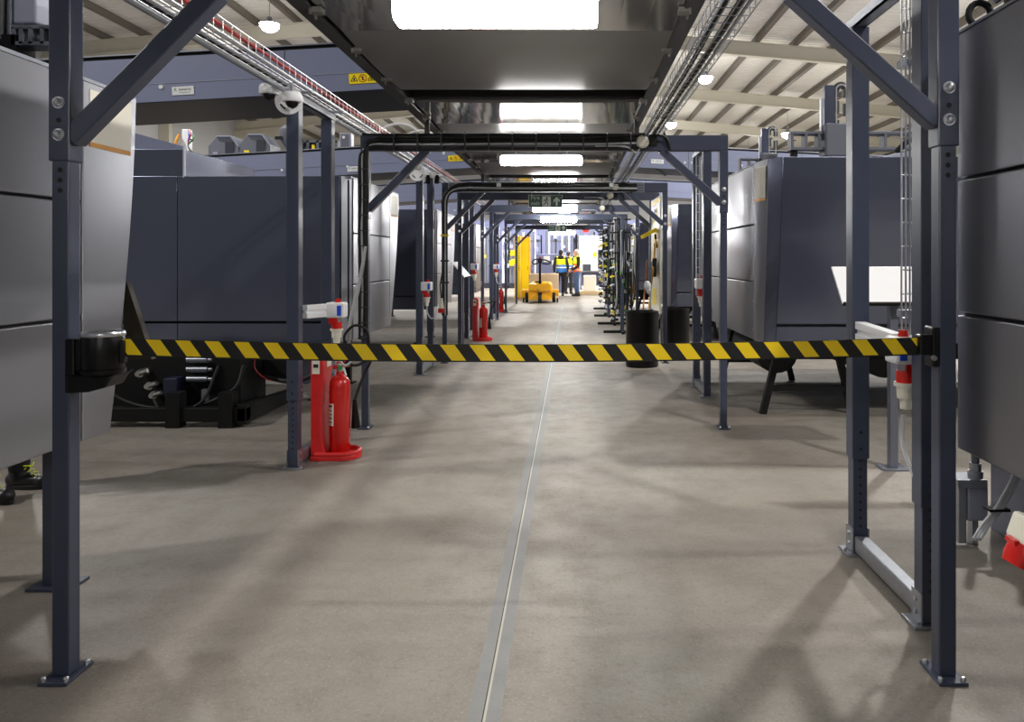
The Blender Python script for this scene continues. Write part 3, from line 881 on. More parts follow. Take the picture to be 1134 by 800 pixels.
# ------------------------------------------------------------------ sloping conveyor ducts over the machines
def duct(side, y0, dep, xin, xout, zin, hgt, slope, label, plates=(), warn=None, bolts=6):
    s = -1 if side == 'l' else 1
    t = thing('conveyor_duct', ((xin+xout)/2, y0+dep/2, zin-abs(xout-xin)/2*slope), label, 'conveyor duct', 'blue-grey ducts bridging over the machines')
    def z(x): return zin - abs(x-xin)*slope
    a, b = xin, xout
    MB().prism([(a,z(a)+.004),(b,z(b)+.004),(b,z(b)+hgt),(a,z(a)+hgt)],1,y0,y0+dep).build('casing', M['duct'], t)
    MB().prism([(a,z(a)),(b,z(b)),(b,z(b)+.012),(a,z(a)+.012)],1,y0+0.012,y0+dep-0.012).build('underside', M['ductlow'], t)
    m_ = MB(); m_.prism([(a,z(a)+hgt),(b,z(b)+hgt),(b,z(b)+hgt+.045),(a,z(a)+hgt+.045)],1,y0+.02,y0+.06); m_.build('top_channel', M['blacksteel'], t)
    MB().prism([(a,z(a)+hgt+.04),(b,z(b)+hgt+.04),(b,z(b)+hgt+.055),(a,z(a)+hgt+.055)],1,y0-.01,y0+.08).build('top_flange', M['alu'], t)
    MB().prism([(a,z(a)+hgt*.40),(b,z(b)+hgt*.40),(b,z(b)+hgt*.40+.007),(a,z(a)+hgt*.40+.007)],1,y0-.006,y0+.004).build('fold_line', M['lightgrey'], t)
    n = int(abs(b-a)/1.3)
    for i in range(n):
        x = a+s*(0.55+1.3*i)
        m_ = MB()
        m_.cyl((x,y0+.002,z(x)+hgt*.33),(x,y0-.014,z(x)+hgt*.33),0.024,n=12)
        if i % 2: m_.cyl((x+.16,y0+.002,z(x)+hgt*.33),(x+.16,y0-.014,z(x)+hgt*.33),0.024,n=12)
        build_each(m_, 'bolt', M['white'], t)
        if i % 2:
            MB().mm((x+.078,y0-.0035,z(x)+.01),(x+.086,y0+.002,z(x)+hgt)).build('joint', M['ductlow'], t)
    # ribs under the casing and end legs that carry it far from the aisle
    for i in range(n//2):
        x = a+s*(1.2+2.6*i)
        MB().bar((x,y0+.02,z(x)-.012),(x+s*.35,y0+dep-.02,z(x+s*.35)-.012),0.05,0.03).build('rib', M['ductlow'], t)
    for x in (b-s*0.4,):
        for yy in (y0+.1, y0+dep-.1):
            MB().mm((x-.06,yy-.06,0),(x+.06,yy+.06,z(x)+.02)).build('leg', M['frame'], t)
    for yy in (y0+.2, y0+dep-.2):
        MB().cyl((a-s*(-0.1),yy,z(a)+hgt),(a+s*0.1,yy,roof_z(a)-.2),0.012,n=8).build('suspension_rod', M['galv'], t)
    ang = math.atan(slope)*(1 if side == 'l' else -1)
    R_ = Matrix.Rotation(-ang,3,'Y')
    for (x, dz, w, h) in plates:
        c_ = Vector((x, y0-.006, z(x)+hgt*dz))
        p = MB().box(c_, (w, .006, h), R_).build('label_plate', M['white'], t)
        if w > 0.2:
            text_obj('plate_initial','R',h*.58,M['green'],p,c_+R_@Vector((-w*.34,-.004,h*.12)),(PI/2,-ang,0),.0006)
            text_obj('plate_text','ENMATIK',h*.34,M['ink'],p,c_+R_@Vector((w*.10,-.004,h*.10)),(PI/2,-ang,0),.0006)
            m_ = MB().box(c_+R_@Vector((w*.08,-.0035,-h*.22)),(w*.5,.002,h*.05),R_); m_.build('plate_line', M['green'], p)
    if warn:
        x, dz, w, h = warn
        c_ = Vector((x, y0-.006, z(x)+hgt*dz))
        p = MB().box(c_, (w,.006,h), R_).build('warning_plate', M['yellow'], t)
        for k_, u_ in enumerate((-0.31, 0, 0.31)):
            o_ = c_+R_@Vector((u_*w, -.004, 0))
            m_ = MB(); r_ = h*.36
            if k_ == 1:
                pts = [o_+R_@Vector((r_*math.cos(a_*PI/10),0,r_*math.sin(a_*PI/10))) for a_ in range(20)]
                m_.tube(pts, h*.035, 6, closed=True)
                m_.bar(o_+R_@Vector((-r_*.65,0,r_*.65)), o_+R_@Vector((r_*.65,0,-r_*.65)), h*.06, .003, (0,1,0))
                m_.build('prohibition_symbol', M['redcable'], p)
                MB().box(o_, (h*.14,.002,h*.4), R_).build('figure', M['ink'], p)
            else:
                tri = [o_+R_@Vector((r_*1.05*math.sin(a_*2*PI/3),0,r_*1.05*math.cos(a_*2*PI/3)-r_*.15)) for a_ in range(3)]
                for q in range(3): m_.bar(tri[q], tri[(q+1)%3], h*.055, .003, (0,1,0))
                if k_ == 0: m_.box(o_+R_@Vector((0,0,-h*.05)), (h*.13,.003,h*.26), R_)
                else:
                    m_.bar(o_+R_@Vector((-h*.02,0,h*.16)), o_+R_@Vector((h*.03,0,-h*.2)), h*.07, .003, (0,1,0))
                    m_.bar(o_+R_@Vector((-h*.10,0,-h*.02)), o_+R_@Vector((h*.10,0,-h*.08)), h*.06, .003, (0,1,0))
                m_.build('hazard_symbol', M['ink'], p)
    return t
SB = 820/8.3
duct('l', 8.3, 1.2, -1.45, -17.5, EYE+1.93, 0.50, 0.056, 'blue-grey duct at upper left with white printed plate and larger yellow warning plate',
     plates=[((203-633)/SB, .22, .245, .095)], warn=((402-633)/SB, .27, .31, .115))
duct('l', 14.7, 1.2, -1.3, -17.5, EYE+1.83, 0.50, 0.056, 'lower blue-grey duct behind the left machine, holding the small yellow warning plate',
     plates=[((392-633)*14.7/820, .22, .26, .10)], warn=((505-633)*14.7/820, .42, .31, .115))
duct('l', 21.5, 1.2, -1.3, -17.5, EYE+1.83, 0.50, 0.056, 'third blue-grey duct on the left, glimpsed beyond the smaller yellow warning plate')
duct('l', 28.2, 1.2, -1.3, -12, EYE+1.83, 0.50, 0.056, 'farthest blue-grey duct on the left over the extinguisher row')
duct('r', 17.0, 1.2, 0.75, 18, EYE+2.12, 0.50, 0.05, 'nearer blue-grey duct on the right, beyond the second portal frame',
     plates=[((728-633)*17/820, .32, .29, .10)])
duct('r', 23.6, 1.2, 0.75, 18, EYE+2.05, 0.50, 0.05, 'farther blue-grey duct on the right, above the black hose stands')

# things standing on the ducts and machines
def gantry(name_loc, label, flip=1, s=1.0):
    """linear robot: crossbeam with windows, carriage, upright column and cable chain"""
    x, y, z = name_loc
    t = thing('gantry_robot', (0,0,0), label, 'gantry robot', 'gantry robots on top of the machines')
    m_ = MB()
    m_.mm((-.45,-.07,.30),(.9,.07,.33)); m_.mm((-.45,-.07,.47),(.9,.07,.50))
    for xx in (-.45,-.30,-.16,-.02,.30,.55,.87):
        m_.mm((xx,-.07,.33),(xx+.03,.07,.47))
    m_.build('crossbeam', M['midgrey'], t, bevel=.004)
    for xx in (-.40, .8):
        m_ = MB().cyl((xx,0,0),(xx,0,.05),.09,n=16).cyl((xx,0,.05),(xx,0,.31),.04,n=12)
        m_.build('foot', M['blacksteel'], t, smooth=True)
    MB().mm((-.10,-.13,.22),(.16,.10,.58)).build('carriage', M['midgrey'], t, bevel=.02)
    MB().cyl((.16,-.05,.33),(.26,-.05,.33),.05,n=14).build('motor', M['blacksteel'], t, smooth=True)
    MB().mm((-.08,-.05,.55),(.03,.03,1.0)).build('column', M['endpan'], t, bevel=.006)
    MB().mm((-.115,-.03,.42),(-.088,.02,.86)).build('slide_rail', M['alu'], t)
    ch = [(.045,-.02,.50),(.045,-.02,.95)] + arc((.10,-.02,.95+.0),.055,PI,0,10) + [(.155,-.02,.50)]
    m_ = MB()
    P = spline(ch, 5)
    L_ = 0
    for a_, b_ in zip(P[:-1:2], P[1::2]):
        m_.bar(a_, Vector(a_)+(Vector(b_)-Vector(a_))*1.3, .07, .028, (0,1,0))
    m_.build('cable_chain', M['greylink'], t)
    MB().tube([Vector(p)+Vector((0,-.02,0)) for p in P], .008, 6).build('chain_cable', M['greycable'], t, smooth=True)
    MB().cyl((.03,0,.12),(.03,0,0.02),.045,n=14).build('tool_spindle', M['blacksteel'], t, smooth=True)
    t.location = (x,y,z); t.scale = (s*flip, s, s)
    return t
gantry((2.80,8.0,2.31), 'gantry robot with upright column and cable chain standing on the right slate machine')
gantry((2.40,9.15,2.31), 'gantry robot column and chain rising behind left corner of the right slate machine', 1, .74)
gantry((4.3,20.0,2.36), 'farthest gantry robot on the right, its top peeping beside the portal post', 1, 1.0)
u = thing('linear_actuator', (-2.38,3.1,2.26), 'black guide column and grey bracket beam on top of the nearest left machine', 'actuator')
MB().mm((-2.48,3.12,2.262),(-2.435,3.24,2.78)).build('cable_chain', M['greylink'], u, bevel=.004)
MB().cyl((-2.405,3.18,2.262),(-2.405,3.18,2.8),.017,n=16).build('guide_column', M['alu'], u, smooth=True)
MB().mm((-2.432,3.2,2.262),(-2.42,3.26,2.8)).build('guide_rail', M['blacksteel'], u)
MB().prism([(-2.378,2.45),(-2.378,2.66),(-2.31,2.66),(-2.278,2.60),(-2.278,2.45)],1,3.15,3.25).build('drive_cover', M['lightgrey'], u, bevel=.008)
m_ = MB(); m_.mm((-2.378,3.14,2.425),(-2.20,3.24,2.44)); m_.mm((-2.378,3.14,2.355),(-2.20,3.24,2.37))
for x in (-2.378,-2.345,-2.305,-2.255,-2.215): m_.mm((x,3.14,2.36),(x+.016,3.24,2.43))
m_.build('bracket_beam', M['midgrey'], u)
MB().mm((-2.42,3.14,2.262),(-2.36,3.26,2.40)).build('mount', M['blacksteel'], u)

def on_duct(px, y): # height of the second left duct's top at a pixel column
    x = (px-VX)*y/820
    return x, EYE+1.83-abs(x+1.3)*0.056+0.50+0.05
for px, lb, cat, nm in ((252,'grey pitched motor housing, left of the pair on the lower duct','motor housing','motor_housing'),(286,'grey pitched motor housing with small yellow tag on the lower duct','motor housing','motor_housing')):
    x, z = on_duct(px, 15.2)
    u = thing(nm, (x,15.2,z), lb, cat, 'motor housings on the lower duct')
    MB().prism([(x-.30,z),(x-.30,z+.22),(x-.12,z+.42),(x+.16,z+.42),(x+.32,z+.2),(x+.32,z)],1,15.0,15.5).build('casing', M['midgrey'], u, bevel=.01)
    MB().prism([(x-.13,z+.425),(x+.17,z+.425),(x+.33,z+.205),(x+.33,z+.185),(x+.16,z+.40),(x-.13,z+.40)],1,14.97,15.53).build('roof_plate', M['lightgrey'], u)
    MB().mm((x+.05,14.985,z+.03),(x+.22,15.0,z+.3)).build('louvre_panel', M['body'], u)
    MB().mm((x-.2,14.985,z+.05),(x-.1,15.0,z+.09)).build('tag_plate', M['yellow'] if px > 270 else M['lightgrey'], u)
u = thing('sloped_cover', (3.2,7.35,2.31), 'grey sloped cover lying on the right slate machine in front of the gantry', 'cover')
MB().prism([(2.62,2.312),(2.62,2.33),(3.15,2.47),(3.62,2.52),(3.62,2.36),(3.3,2.312)],1,7.2,7.6).build('cover', M['lightgrey'], u, bevel=.01)
MB().tube(spline([(3.2,7.3,2.49),(3.3,7.25,2.60),(3.45,7.3,2.63),(3.55,7.4,2.53)]),.03,8).build('hose', M['blacksteel'], u, smooth=True)
x, z = on_duct(322, 15.2)
u = thing('hopper', (x,15.2,z), 'dark grey round hopper standing on the lower duct left of the twin posts', 'hopper')
MB().lathe([(0.10,0),(0.10,.12),(.22,.30),(.22,.50),(.15,.58),(.0,.6)],(x,15.2,z),20).build('drum', M['midgrey'], u, smooth=True)
MB().mm((x-.25,15.0,z+.28),(x+.25,15.05,z+.34)).build('clamp_band', M['blacksteel'], u)
x, z = on_duct(352, 15.2)
u = thing('bracket_box', (x,15.2,z), 'low grey bracket box with square openings on the lower duct', 'bracket box')
m_ = MB()
m_.mm((x-.42,15.1,z),(x+.42,15.3,z+.04)); m_.mm((x-.42,15.1,z+.2),(x+.42,15.3,z+.24)); m_.mm((x-.42,15.27,z),(x+.42,15.3,z+.24))
for d in (-.42,-.2,.0,.2,.38): m_.mm((x+d,15.1,z),(x+d+.05,15.3,z+.24))
m_.build('frame', M['midgrey'], u)
MB().mm((x-.1,15.12,z+.06),(x-.04,15.2,z+.16)).build('yellow_knob', M['yellow'], u)
x, z = on_duct(384, 15.2)
u = thing('drive_controller', (x,15.2,z), 'pale grey drive controller box standing on the lower duct', 'controller')
MB().mm((x-.12,15.1,z),(x+.12,15.3,z+.36)).build('casing', M['lightgrey'], u, bevel=.008)
MB().mm((x-.085,15.09,z+.06),(x+.07,15.1,z+.33)).build('face', M['midgrey'], u)
MB().cyl((x-.03,15.09,z+.27),(x-.03,15.083,z+.27),.03,n=14).build('badge', M['white'], u)
x, z = on_duct(208, 15.2)
u = thing('cable_column', (x,15.2,z), 'white column wrapped with cables at left end of the lower duct', 'cable column')
MB().mm((x-.07,15.1,z),(x+.07,15.25,z+.62)).build('column', M['white'], u, bevel=.01)
for j in range(5):
    a = random.uniform(-.1,.1)
    MB().tube(spline([(x+.07,15.08,z+.6-.05*j),(x+.2+a,15.0,z+.5-.03*j),(x+.12,14.98,z+.25),(x+.3+a,15.0,z+.02)]),.012,6).build('cable', (M['redcable'],M['blue'],M['plug_green'],M['greycable'],M['rubber'])[j], u, smooth=True)
MB().tube(spline([(x-.1,15.05,z+.5),(x-.14,15.0,z+.3),(x-.1,15.05,z+.02)]),.03,8).build('orange_hose', M['orange'], u, smooth=True)
u = thing('sloped_duct', (-6.6,13.2,2.9), 'pale sloping duct under the labelled duct at left, with small white control box', 'duct')
MB().bar((-9.0,13.2,3.75),(-7.05,13.2,3.22),.5,.25,(0,1,0)).build('casing', M['duct'], u)
MB().mm((-8.0,13.0,2.95),(-7.75,13.1,3.2)).build('control_box', M['cream'], u, bevel=.01)
build_each(MB().mm((-8.6,13.1,0),(-8.5,13.3,3.6)).mm((-7.3,13.1,0),(-7.2,13.3,3.2)), 'leg', M['frame'], u)
# ------------------------------------------------------------------ pairs of rack legs beside the machines
def make_rack(x, y0, y1, ztop=2.535, sl_top=True):
    t = thing('cable_rack', (x, (y0+y1)/2, 0), '', 'cable rack', 'cable racks on twin legs')
    for y in (y0, y1):
        p = MB().mm((x-.035,y-.035,.012),(x+.035,y+.035,1.0)).build('leg', M['rack'], t, bevel=.004)
        MB().mm((x-.042,y-.042,.47),(x+.042,y+.042,ztop)).build('sleeve', M['rack'], p, bevel=.004)
        if abs(y0) < 9:
            m_ = MB()
            for k_ in range(9):
                z = .14+.04*k_
                m_.cyl((x,y-.034,z),(x,y-.0362,z),.007,n=8)
            for z in (.52,.60): m_.cyl((x,y-.041,z),(x,y-.0432,z),.008,n=8)
            build_each(m_, 'hole', M['ink'], p)
        MB().mm((x-.075,y-.06,0),(x+.075,y+.06,.012)).build('base_plate', M['galv'], t, bevel=.002)
        m_ = MB()
        for dx in (-.055,.055): m_.cyl((x+dx,y-.035,.012),(x+dx,y-.035,.024),.009,n=6)
        m_.cyl((x+.041,y,.54),(x+.054,y,.54),.009,n=6)
        build_each(m_, 'bolt', M['zinc'], t)
        b = build_each(MB().mm((x-.042,y-.042,.012),(x-.036,y+.042,.13)).mm((x+.036,y-.042,.012),(x+.042,y+.042,.13)), 'bracket_plate', M['galv'], t)
        m_ = MB()
        for z in (.05,.10): m_.cyl((x-.05,y,z),(x+.05,y,z),.010,n=6)
        build_each(m_, 'bracket_bolt', M['zinc'], t)
    MB().mm((x-.032,y0+.042,.02),(x+.032,y1-.042,.095)).build('foot_bar', M['galv'], t, bevel=.006)
    m_ = MB().mm((x-.03,y0-.1,ztop),(x+.03,y1+.1,ztop+.012)).mm((x-.03,y0-.1,ztop),(x-.024,y1+.1,ztop+.055)).mm((x+.024,y0-.1,ztop),(x+.03,y1+.1,ztop+.055))
    m_.build('top_channel', M['galv'], t)
    return t
RACKS_L = [(-1.915,5.12,5.82,'cable rack at left of the near extinguisher, its galvanised foot bar by the red stand'),
           (-1.885,9.2,9.9,'second cable rack on the left, between the two extinguishers'),
           (-1.885,13.3,14.0,'third cable rack on the left, its galvanised legs by the second extinguisher'),
           (-1.885,17.4,18.1,'farthest cable rack on the left, in front of the third extinguisher')]
RACKS_R = [(1.41,2.94,3.65,'cable rack nearest on the right, its bright foot bar beside the front post'),
           (1.41,7.72,8.37,'second cable rack on the right, holding a wire ladder and a red socket'),
           (1.41,12.3,13.0,'third cable rack on the right, hidden by the tool board')]
for x, y0, y1, lb in RACKS_L: make_rack(x, y0, y1)['label'] = lb
for x, y0, y1, lb in RACKS_R: make_rack(x, y0, y1, 2.58)['label'] = lb

# ------------------------------------------------------------------ wire basket trays along the aisle
def basket(m_, x0, x1, z, y0, y1, h=.06, step=.1, r=.0028):
    for x, zz in ((x0,z),(x1,z),(x0,z+h),(x1,z+h),((x0+x1)/2,z),(x0+(x1-x0)*.25,z),(x0+(x1-x0)*.75,z)):
        m_.cyl((x,y0,zz),(x,y1,zz),r,n=4)
    n = int((y1-y0)/step)
    for i in range(n+1):
        y = y0+i*step
        m_.cyl((x0,y,z+h),(x0,y,z),r,n=4,caps=False); m_.cyl((x0,y,z),(x1,y,z),r,n=4,caps=False); m_.cyl((x1,y,z),(x1,y,z+h),r,n=4,caps=False)
    return m_
ZT = 2.605
t = thing('wire_tray', (-1.89,13,ZT), 'long wire basket tray on top of the left cable racks', 'cable tray')
basket(MB(), -1.99,-1.79, ZT, 1.6, 22.0, .075).build('basket', M['zinc'], t)
for y in (5.12,5.82,9.2,9.9,13.3,14,17.4,18.1):
    MB().mm((-1.99,y-.02,ZT-.012),(-1.79,y+.02,ZT-.004)).build('support_clip', M['galv'], t)
def run(x, z, y0, y1, wob, r, m_, name, label, cat='cable', group=None):
    pts = []
    n = int((y1-y0)/.8)
    for i in range(n+1):
        pts.append((x+random.uniform(-wob,wob), y0+(y1-y0)*i/n, z+random.uniform(0,wob*.5)))
    o = MB().tube(spline(pts,3), r, 6).build(name, m_, smooth=True)
    return tag(o, label, cat, group)
run(-1.815, ZT+.055, 1.6, 21.8, .004, .012, M['redcable'], 'cable', 'red cable running along the inner side of the left wire tray')
run(-1.84, ZT+.025, 1.6, 21.8, .006, .013, M['greycable'], 'cable', 'pale cable running beside the red cable in the left wire tray')
run(-1.93, ZT+.025, 1.6, 21.8, .006, .012, M['greycable'], 'cable', 'pale cable running in the middle of the left wire tray')
run(-1.965, ZT+.03, 1.6, 21.8, .006, .014, M['rubber'], 'cable', 'black cable running along the outer side of the left wire tray')
o = tag(MB().cyl((-1.915,1.6,ZT-.035),(-1.915,21,ZT-.035),.018,n=10).build('conduit_pipe', M['galv'], smooth=True), 'grey steel conduit hanging under the left wire tray', 'conduit')
ZR = BZ1+.004
t = thing('wire_tray', (.685,13,ZR), 'long wire basket tray lying on the portal beams at right of the ceiling lights', 'cable tray')
basket(MB(), .60,.77, ZR, 1.6, 23.5, .06).build('basket', M['zinc'], t)
for y in FY:
    MB().mm((.59,y-.03,ZR-.003),(.78,y+.03,ZR+.003)).build('support_clip', M['galv'], t)
run(.655, ZR+.025, 1.6, 23, .008, .013, M['rubber'], 'cable', 'black cable in the right wire tray, inner one of the pair')
run(.71, ZR+.025, 1.6, 23, .008, .015, M['rubber'], 'cable', 'thick black cable in the right wire tray, outer one of the pair')
run(.745, ZR+.02, 1.6, 23, .004, .010, M['greycable'], 'cable', 'pale cable in the right wire tray')
run(.625, ZR+.02, 1.6, 23, .004, .009, M['greycable'], 'cable', 'thin pale cable along the inner edge of the right wire tray')

# vertical wire ladders on the right racks
def vladder(x, y, z0, z1, label):
    t = thing('wire_ladder', (x,y,z0), label, 'wire ladder', 'upright wire ladders on the right racks')
    m_ = MB()
    for dx in (-.035,.0,.035):
        m_.cyl((x+dx,y,z0),(x+dx,y,z1),.004,n=6)
    for dx in (-.035,.035): m_.cyl((x+dx,y-.04,z0),(x+dx,y-.04,z1),.004,n=6)
    n = int((z1-z0)/.1)
    for i in range(n+1):
        z = z0+i*.1
        m_.tube([(x-.035,y-.04,z),(x-.035,y,z),(x+.035,y,z),(x+.035,y-.04,z)],.0035,5)
    m_.build('wire_grid', M['zinc'], t)
    for z in (z0+.2, z1-.3): MB().mm((x-.03,y-.002,z),(x+.03,y+.06,z+.03)).build('bracket', M['galv'], t)
    MB().tube(spline([(x+.015,y-.02,z1-.05),(x+.02,y-.02,z0+.6),(x+.01,y-.02,z0+.1)]),.010,6).build('cable', M['greycable'], t, smooth=True)
    return t
vladder(1.425,3.12,1.00,2.56,'upright wire ladder on the nearest right rack, left of the front post')
vladder(1.385,8.04,1.05,2.56,'upright wire ladder between the twin legs of the second right rack')

# black cable bundle strapped on the second frame, and the tray on the third
f2 = FY[1]
t = thing('cable_bundle', (-.5,f2-.06,1.9), 'black cable bundle strapped along the second portal beam and down its left post', 'cable bundle')
xl = FXL-.002
for j, (dz, m_, r) in enumerate(((.02,M['rubber'],.014),(.052,M['greycable'],.009),(.08,M['blacksteel'],.014),(.108,M['rubber'],.014))):
    zz = BZ0+dz; xx = xl+.030-.021*(3-j) + .0
    pts = [(.62,f2-.058,zz+.01*j)] + [(.62-.42*i,f2-.058,zz+random.uniform(-.006,.006)) for i in range(1,6)] + [(xx+.10,f2-.058,zz),(xx+.03,f2-.058,zz-.03),(xx,f2-.058,zz-.10)] + [(xx+random.uniform(-.006,.006),f2-.058,zz-.12-.30*i) for i in range(1,6)]
    MB().tube(spline(pts,4), r, 8).build('cable', m_, t, smooth=True)
m_ = MB()
for i in range(11):
    x = .5-.2*i
    m_.mm((x-.006,f2-.085,BZ0+.0),(x+.006,f2-.035,BZ0+.15))
build_each(m_, 'cable_tie', M['rail'], t)
m_ = MB()
for i in range(11):
    x = .5-.2*i
    m_.cyl((x,f2-.085,BZ0+.14),(x,f2-.09,BZ0+.14),.007,n=8)
build_each(m_, 'tie_head', M['zinc'], t)
MB().mm((-1.78,f2-.045,BZ1),(.60,f2+.04,BZ1+.012)).build('trunking', M['blacksteel'], t, bevel=.003)
m_ = MB()
for i in range(12):
    z = 2.2-.13*i
    m_.mm((xl-.045,f2-.078,z),(xl+.045,f2-.033,z+.008))
build_each(m_, 'post_strap', M['rail'], t)
o = MB().tube(spline([(xl+.02,f2-.06,1.55),(xl-.01,f2-.07,1.35),(xl-.05,f2-.08,1.15),(xl-.10,f2-.10,0.92),(xl-.12,f2-.08,.80),(xl-.2,f2+.2,.66),(xl-.4,f2+.9,.60)]),.017,8).build('cable', M['greycable'], smooth=True)
tag(o, 'thick pale cable sweeping down off the left post of the second portal frame', 'cable')
o = MB().tube(spline([(xl-.13,f2-.12,.70),(xl-.14,f2-.13,.80),(xl-.06,f2-.14,.885),(xl+.03,f2-.12,.86),(xl+.05,f2-.08,.76),(xl+.03,f2-.04,.62)]),.011,8).build('cable_loop', M['rubber'], smooth=True)
tag(o, 'small black cable loop above the tape beside the near extinguisher', 'cable')
f3 = FY[2]
t = thing('beam_tray', (-.4,f3-.1,BZ0), 'wire cable tray clipped along the third portal beam and down its left post', 'cable tray')
m_ = MB()
for i in range(8): m_.cyl((-1.70,f3-.05-.0*i,BZ0+.02*i),(1.0,f3-.05,BZ0+.02*i),.004,n=4)
for i in range(28): m_.cyl((-1.70+.1*i,f3-.05,BZ0),(-1.70+.1*i,f3-.05,BZ0+.14),.004,n=4)
m_.build('wire_grid', M['zinc'], t)
for j in range(4):
    pts = [(.9-.4*i,f3-.075,BZ0+.02+.03*j+random.uniform(-.005,.005)) for i in range(6)]+[(-1.55,f3-.075,BZ0+.02+.03*j),(-1.70-.02*j,f3-.075,BZ0-.06)]+[(-1.72-.018*j,f3-.075,BZ0-.3-.35*i) for i in range(5)]
    MB().tube(spline(pts,3),.015,6).build('cable', M['greycable'] if j == 1 else M['rubber'], t, smooth=True)
for z in (1.75,1.40,1.1): MB().mm((-1.80,f3-.10,z),(-1.69,f3-.04,z+.025)).build('strap', M['yellow'] if z > 1.7 else M['rail'], t)
m_ = MB()
for x in (-1.0,.55): m_.mm((x-.03,f3-.10,BZ0+.07),(x+.03,f3-.06,BZ0+.12))
build_each(m_, 'junction_clip', M['white'], t)

# white discs, dome cameras and hoops on the racks
def dome_camera(x,y,z,label):
    t = thing('dome_camera', (x,y,z), label, 'camera', 'dome cameras under the left wire tray')
    MB().lathe([(.0,.062),(.055,.062),(.062,.05),(.064,.01),(.058,0),(.0,0)],(x,y,z),20).build('housing', M['white'], t, smooth=True)
    MB().lathe([(.04,0),(.038,-.018),(.026,-.034),(.0,-.042)],(x,y,z),18).build('dome', M['black'], t, smooth=True)
    MB().cyl((x,y,z+.062),(x,y,ZT-.004),.012,n=10).build('mount_stem', M['galv'], t)
    return t
dome_camera(-1.985,4.86,2.525,'white dome camera under the left wire tray, nearer one of the pair')
dome_camera(-1.835,4.86,2.475,'white dome camera in front of the white disc on the rack leg')
def disc(x,y,z,r,label):
    t = thing('disc_bracket', (x,y,z), label, 'disc', 'white discs on the left racks')
    prof = []
    m_ = MB()
    n = 32
    m_.cyl((x,y,z),(x,y+.012,z),r,n=n)
    m_.build('disc', M['white'], t, bevel=.002)
    m2_ = MB().tube([(x+p*r*.62,y-.001,z-q*r*.62) for p, q in [(math.cos(a),math.sin(a)) for a in [PI*.62+i*PI*.022 for i in range(12)]]],.007,6)
    m2_.tube([(x+p*r*.62,y-.001,z-q*r*.62) for p, q in [(math.cos(a),math.sin(a)) for a in [PI*.12+i*PI*.022 for i in range(12)]]],.007,6)
    build_each(m2_, 'slot', M['ink'], t)
    MB().cyl((x,y+.01,z),(x,y+.10,z),.02,n=12).build('boss', M['galv'], t)
    return t
disc(-1.905,4.985,2.512,.095,'white slotted disc on top of the near left rack leg')
disc(-1.895,9.1,2.50,.105,'white slotted disc on the second left rack, right of the portal brace')
MB().mm((-1.83,9.08,2.42),(-1.62,9.14,2.46))
u = thing('sensor_arm', (-1.72,9.05,2.42), 'white sensor arm with black spotlights beside the second white disc', 'sensor')
MB().cyl((-1.80,9.05,2.47),(-1.58,9.05,2.45),.022,n=12).cyl((-1.70,9.05,2.43),(-1.70,9.05,2.5),.04,n=14).build('arm', M['white'], u, smooth=True)
for x in (-1.75,-1.64): MB().cyl((x,9.05,2.45),(x,9.0,2.37),.03,n=12).build('spotlight', M['black'], u, smooth=True)
for k_, (px, r, lb) in enumerate(((-1.72,.13,'white conduit hoop over the left wire tray, left of two by the portal beam'),(-1.60,.14,'white conduit hoop over the left wire tray, right of two by the portal beam'))):
    o = MB().tube([( -1.90+ (1+math.cos(a))*(.22+.03*k_), 7.2+.9*k_, ZT-.02+(.17+.09*k_)*math.sin(a)) for a in [PI-i*PI/16 for i in range(17)]],.014,8).build('conduit_hoop', M['white'], smooth=True)
    tag(o, lb, 'conduit', 'white conduit hoops')
# junction knobs on the right where the tray crosses the beams
for y, lb in ((FY[1],'round white junction knob on the second portal beam under the wire tray'),(FY[2],'round white junction knob on the third portal beam under the wire tray'),(FY[3],'round white junction knob on the fourth portal beam under the wire tray'),(FY[4],'round white junction knob on the fifth portal beam under the wire tray')):
    u = thing('junction_box', (.60,y-.06,BZ0+.06), lb, 'junction box', 'white junction knobs on the portal beams')
    MB().lathe([(.05,0),(.055,.01),(.055,.035),(.045,.05),(.0,.052)],(.60,y-.037,BZ0+.07),18,Matrix.Rotation(PI/2,3,'X')).build('lid', M['cream'], u, smooth=True)
    MB().mm((.66,y-.08,BZ0+.04),(.72,y-.037,BZ0+.13)).build('box', M['blacksteel'], u)
    MB().tube(spline([(.58,y-.06,BZ0+.02),(.54,y-.07,BZ0-.02),(.45,y-.07,BZ0+.03),(.2,y-.06,BZ0+.035)]),.008,6).build('cable', M['greycable'], u, smooth=True)
    MB().tube(spline([(.70,y-.09,BZ0+.13),(.80,y-.08,BZ0+.10),(.83,y-.06,BZ0+.0),(.78,y-.05,BZ0+.16)]),.01,6).build('cable', M['rubber'], u, smooth=True)

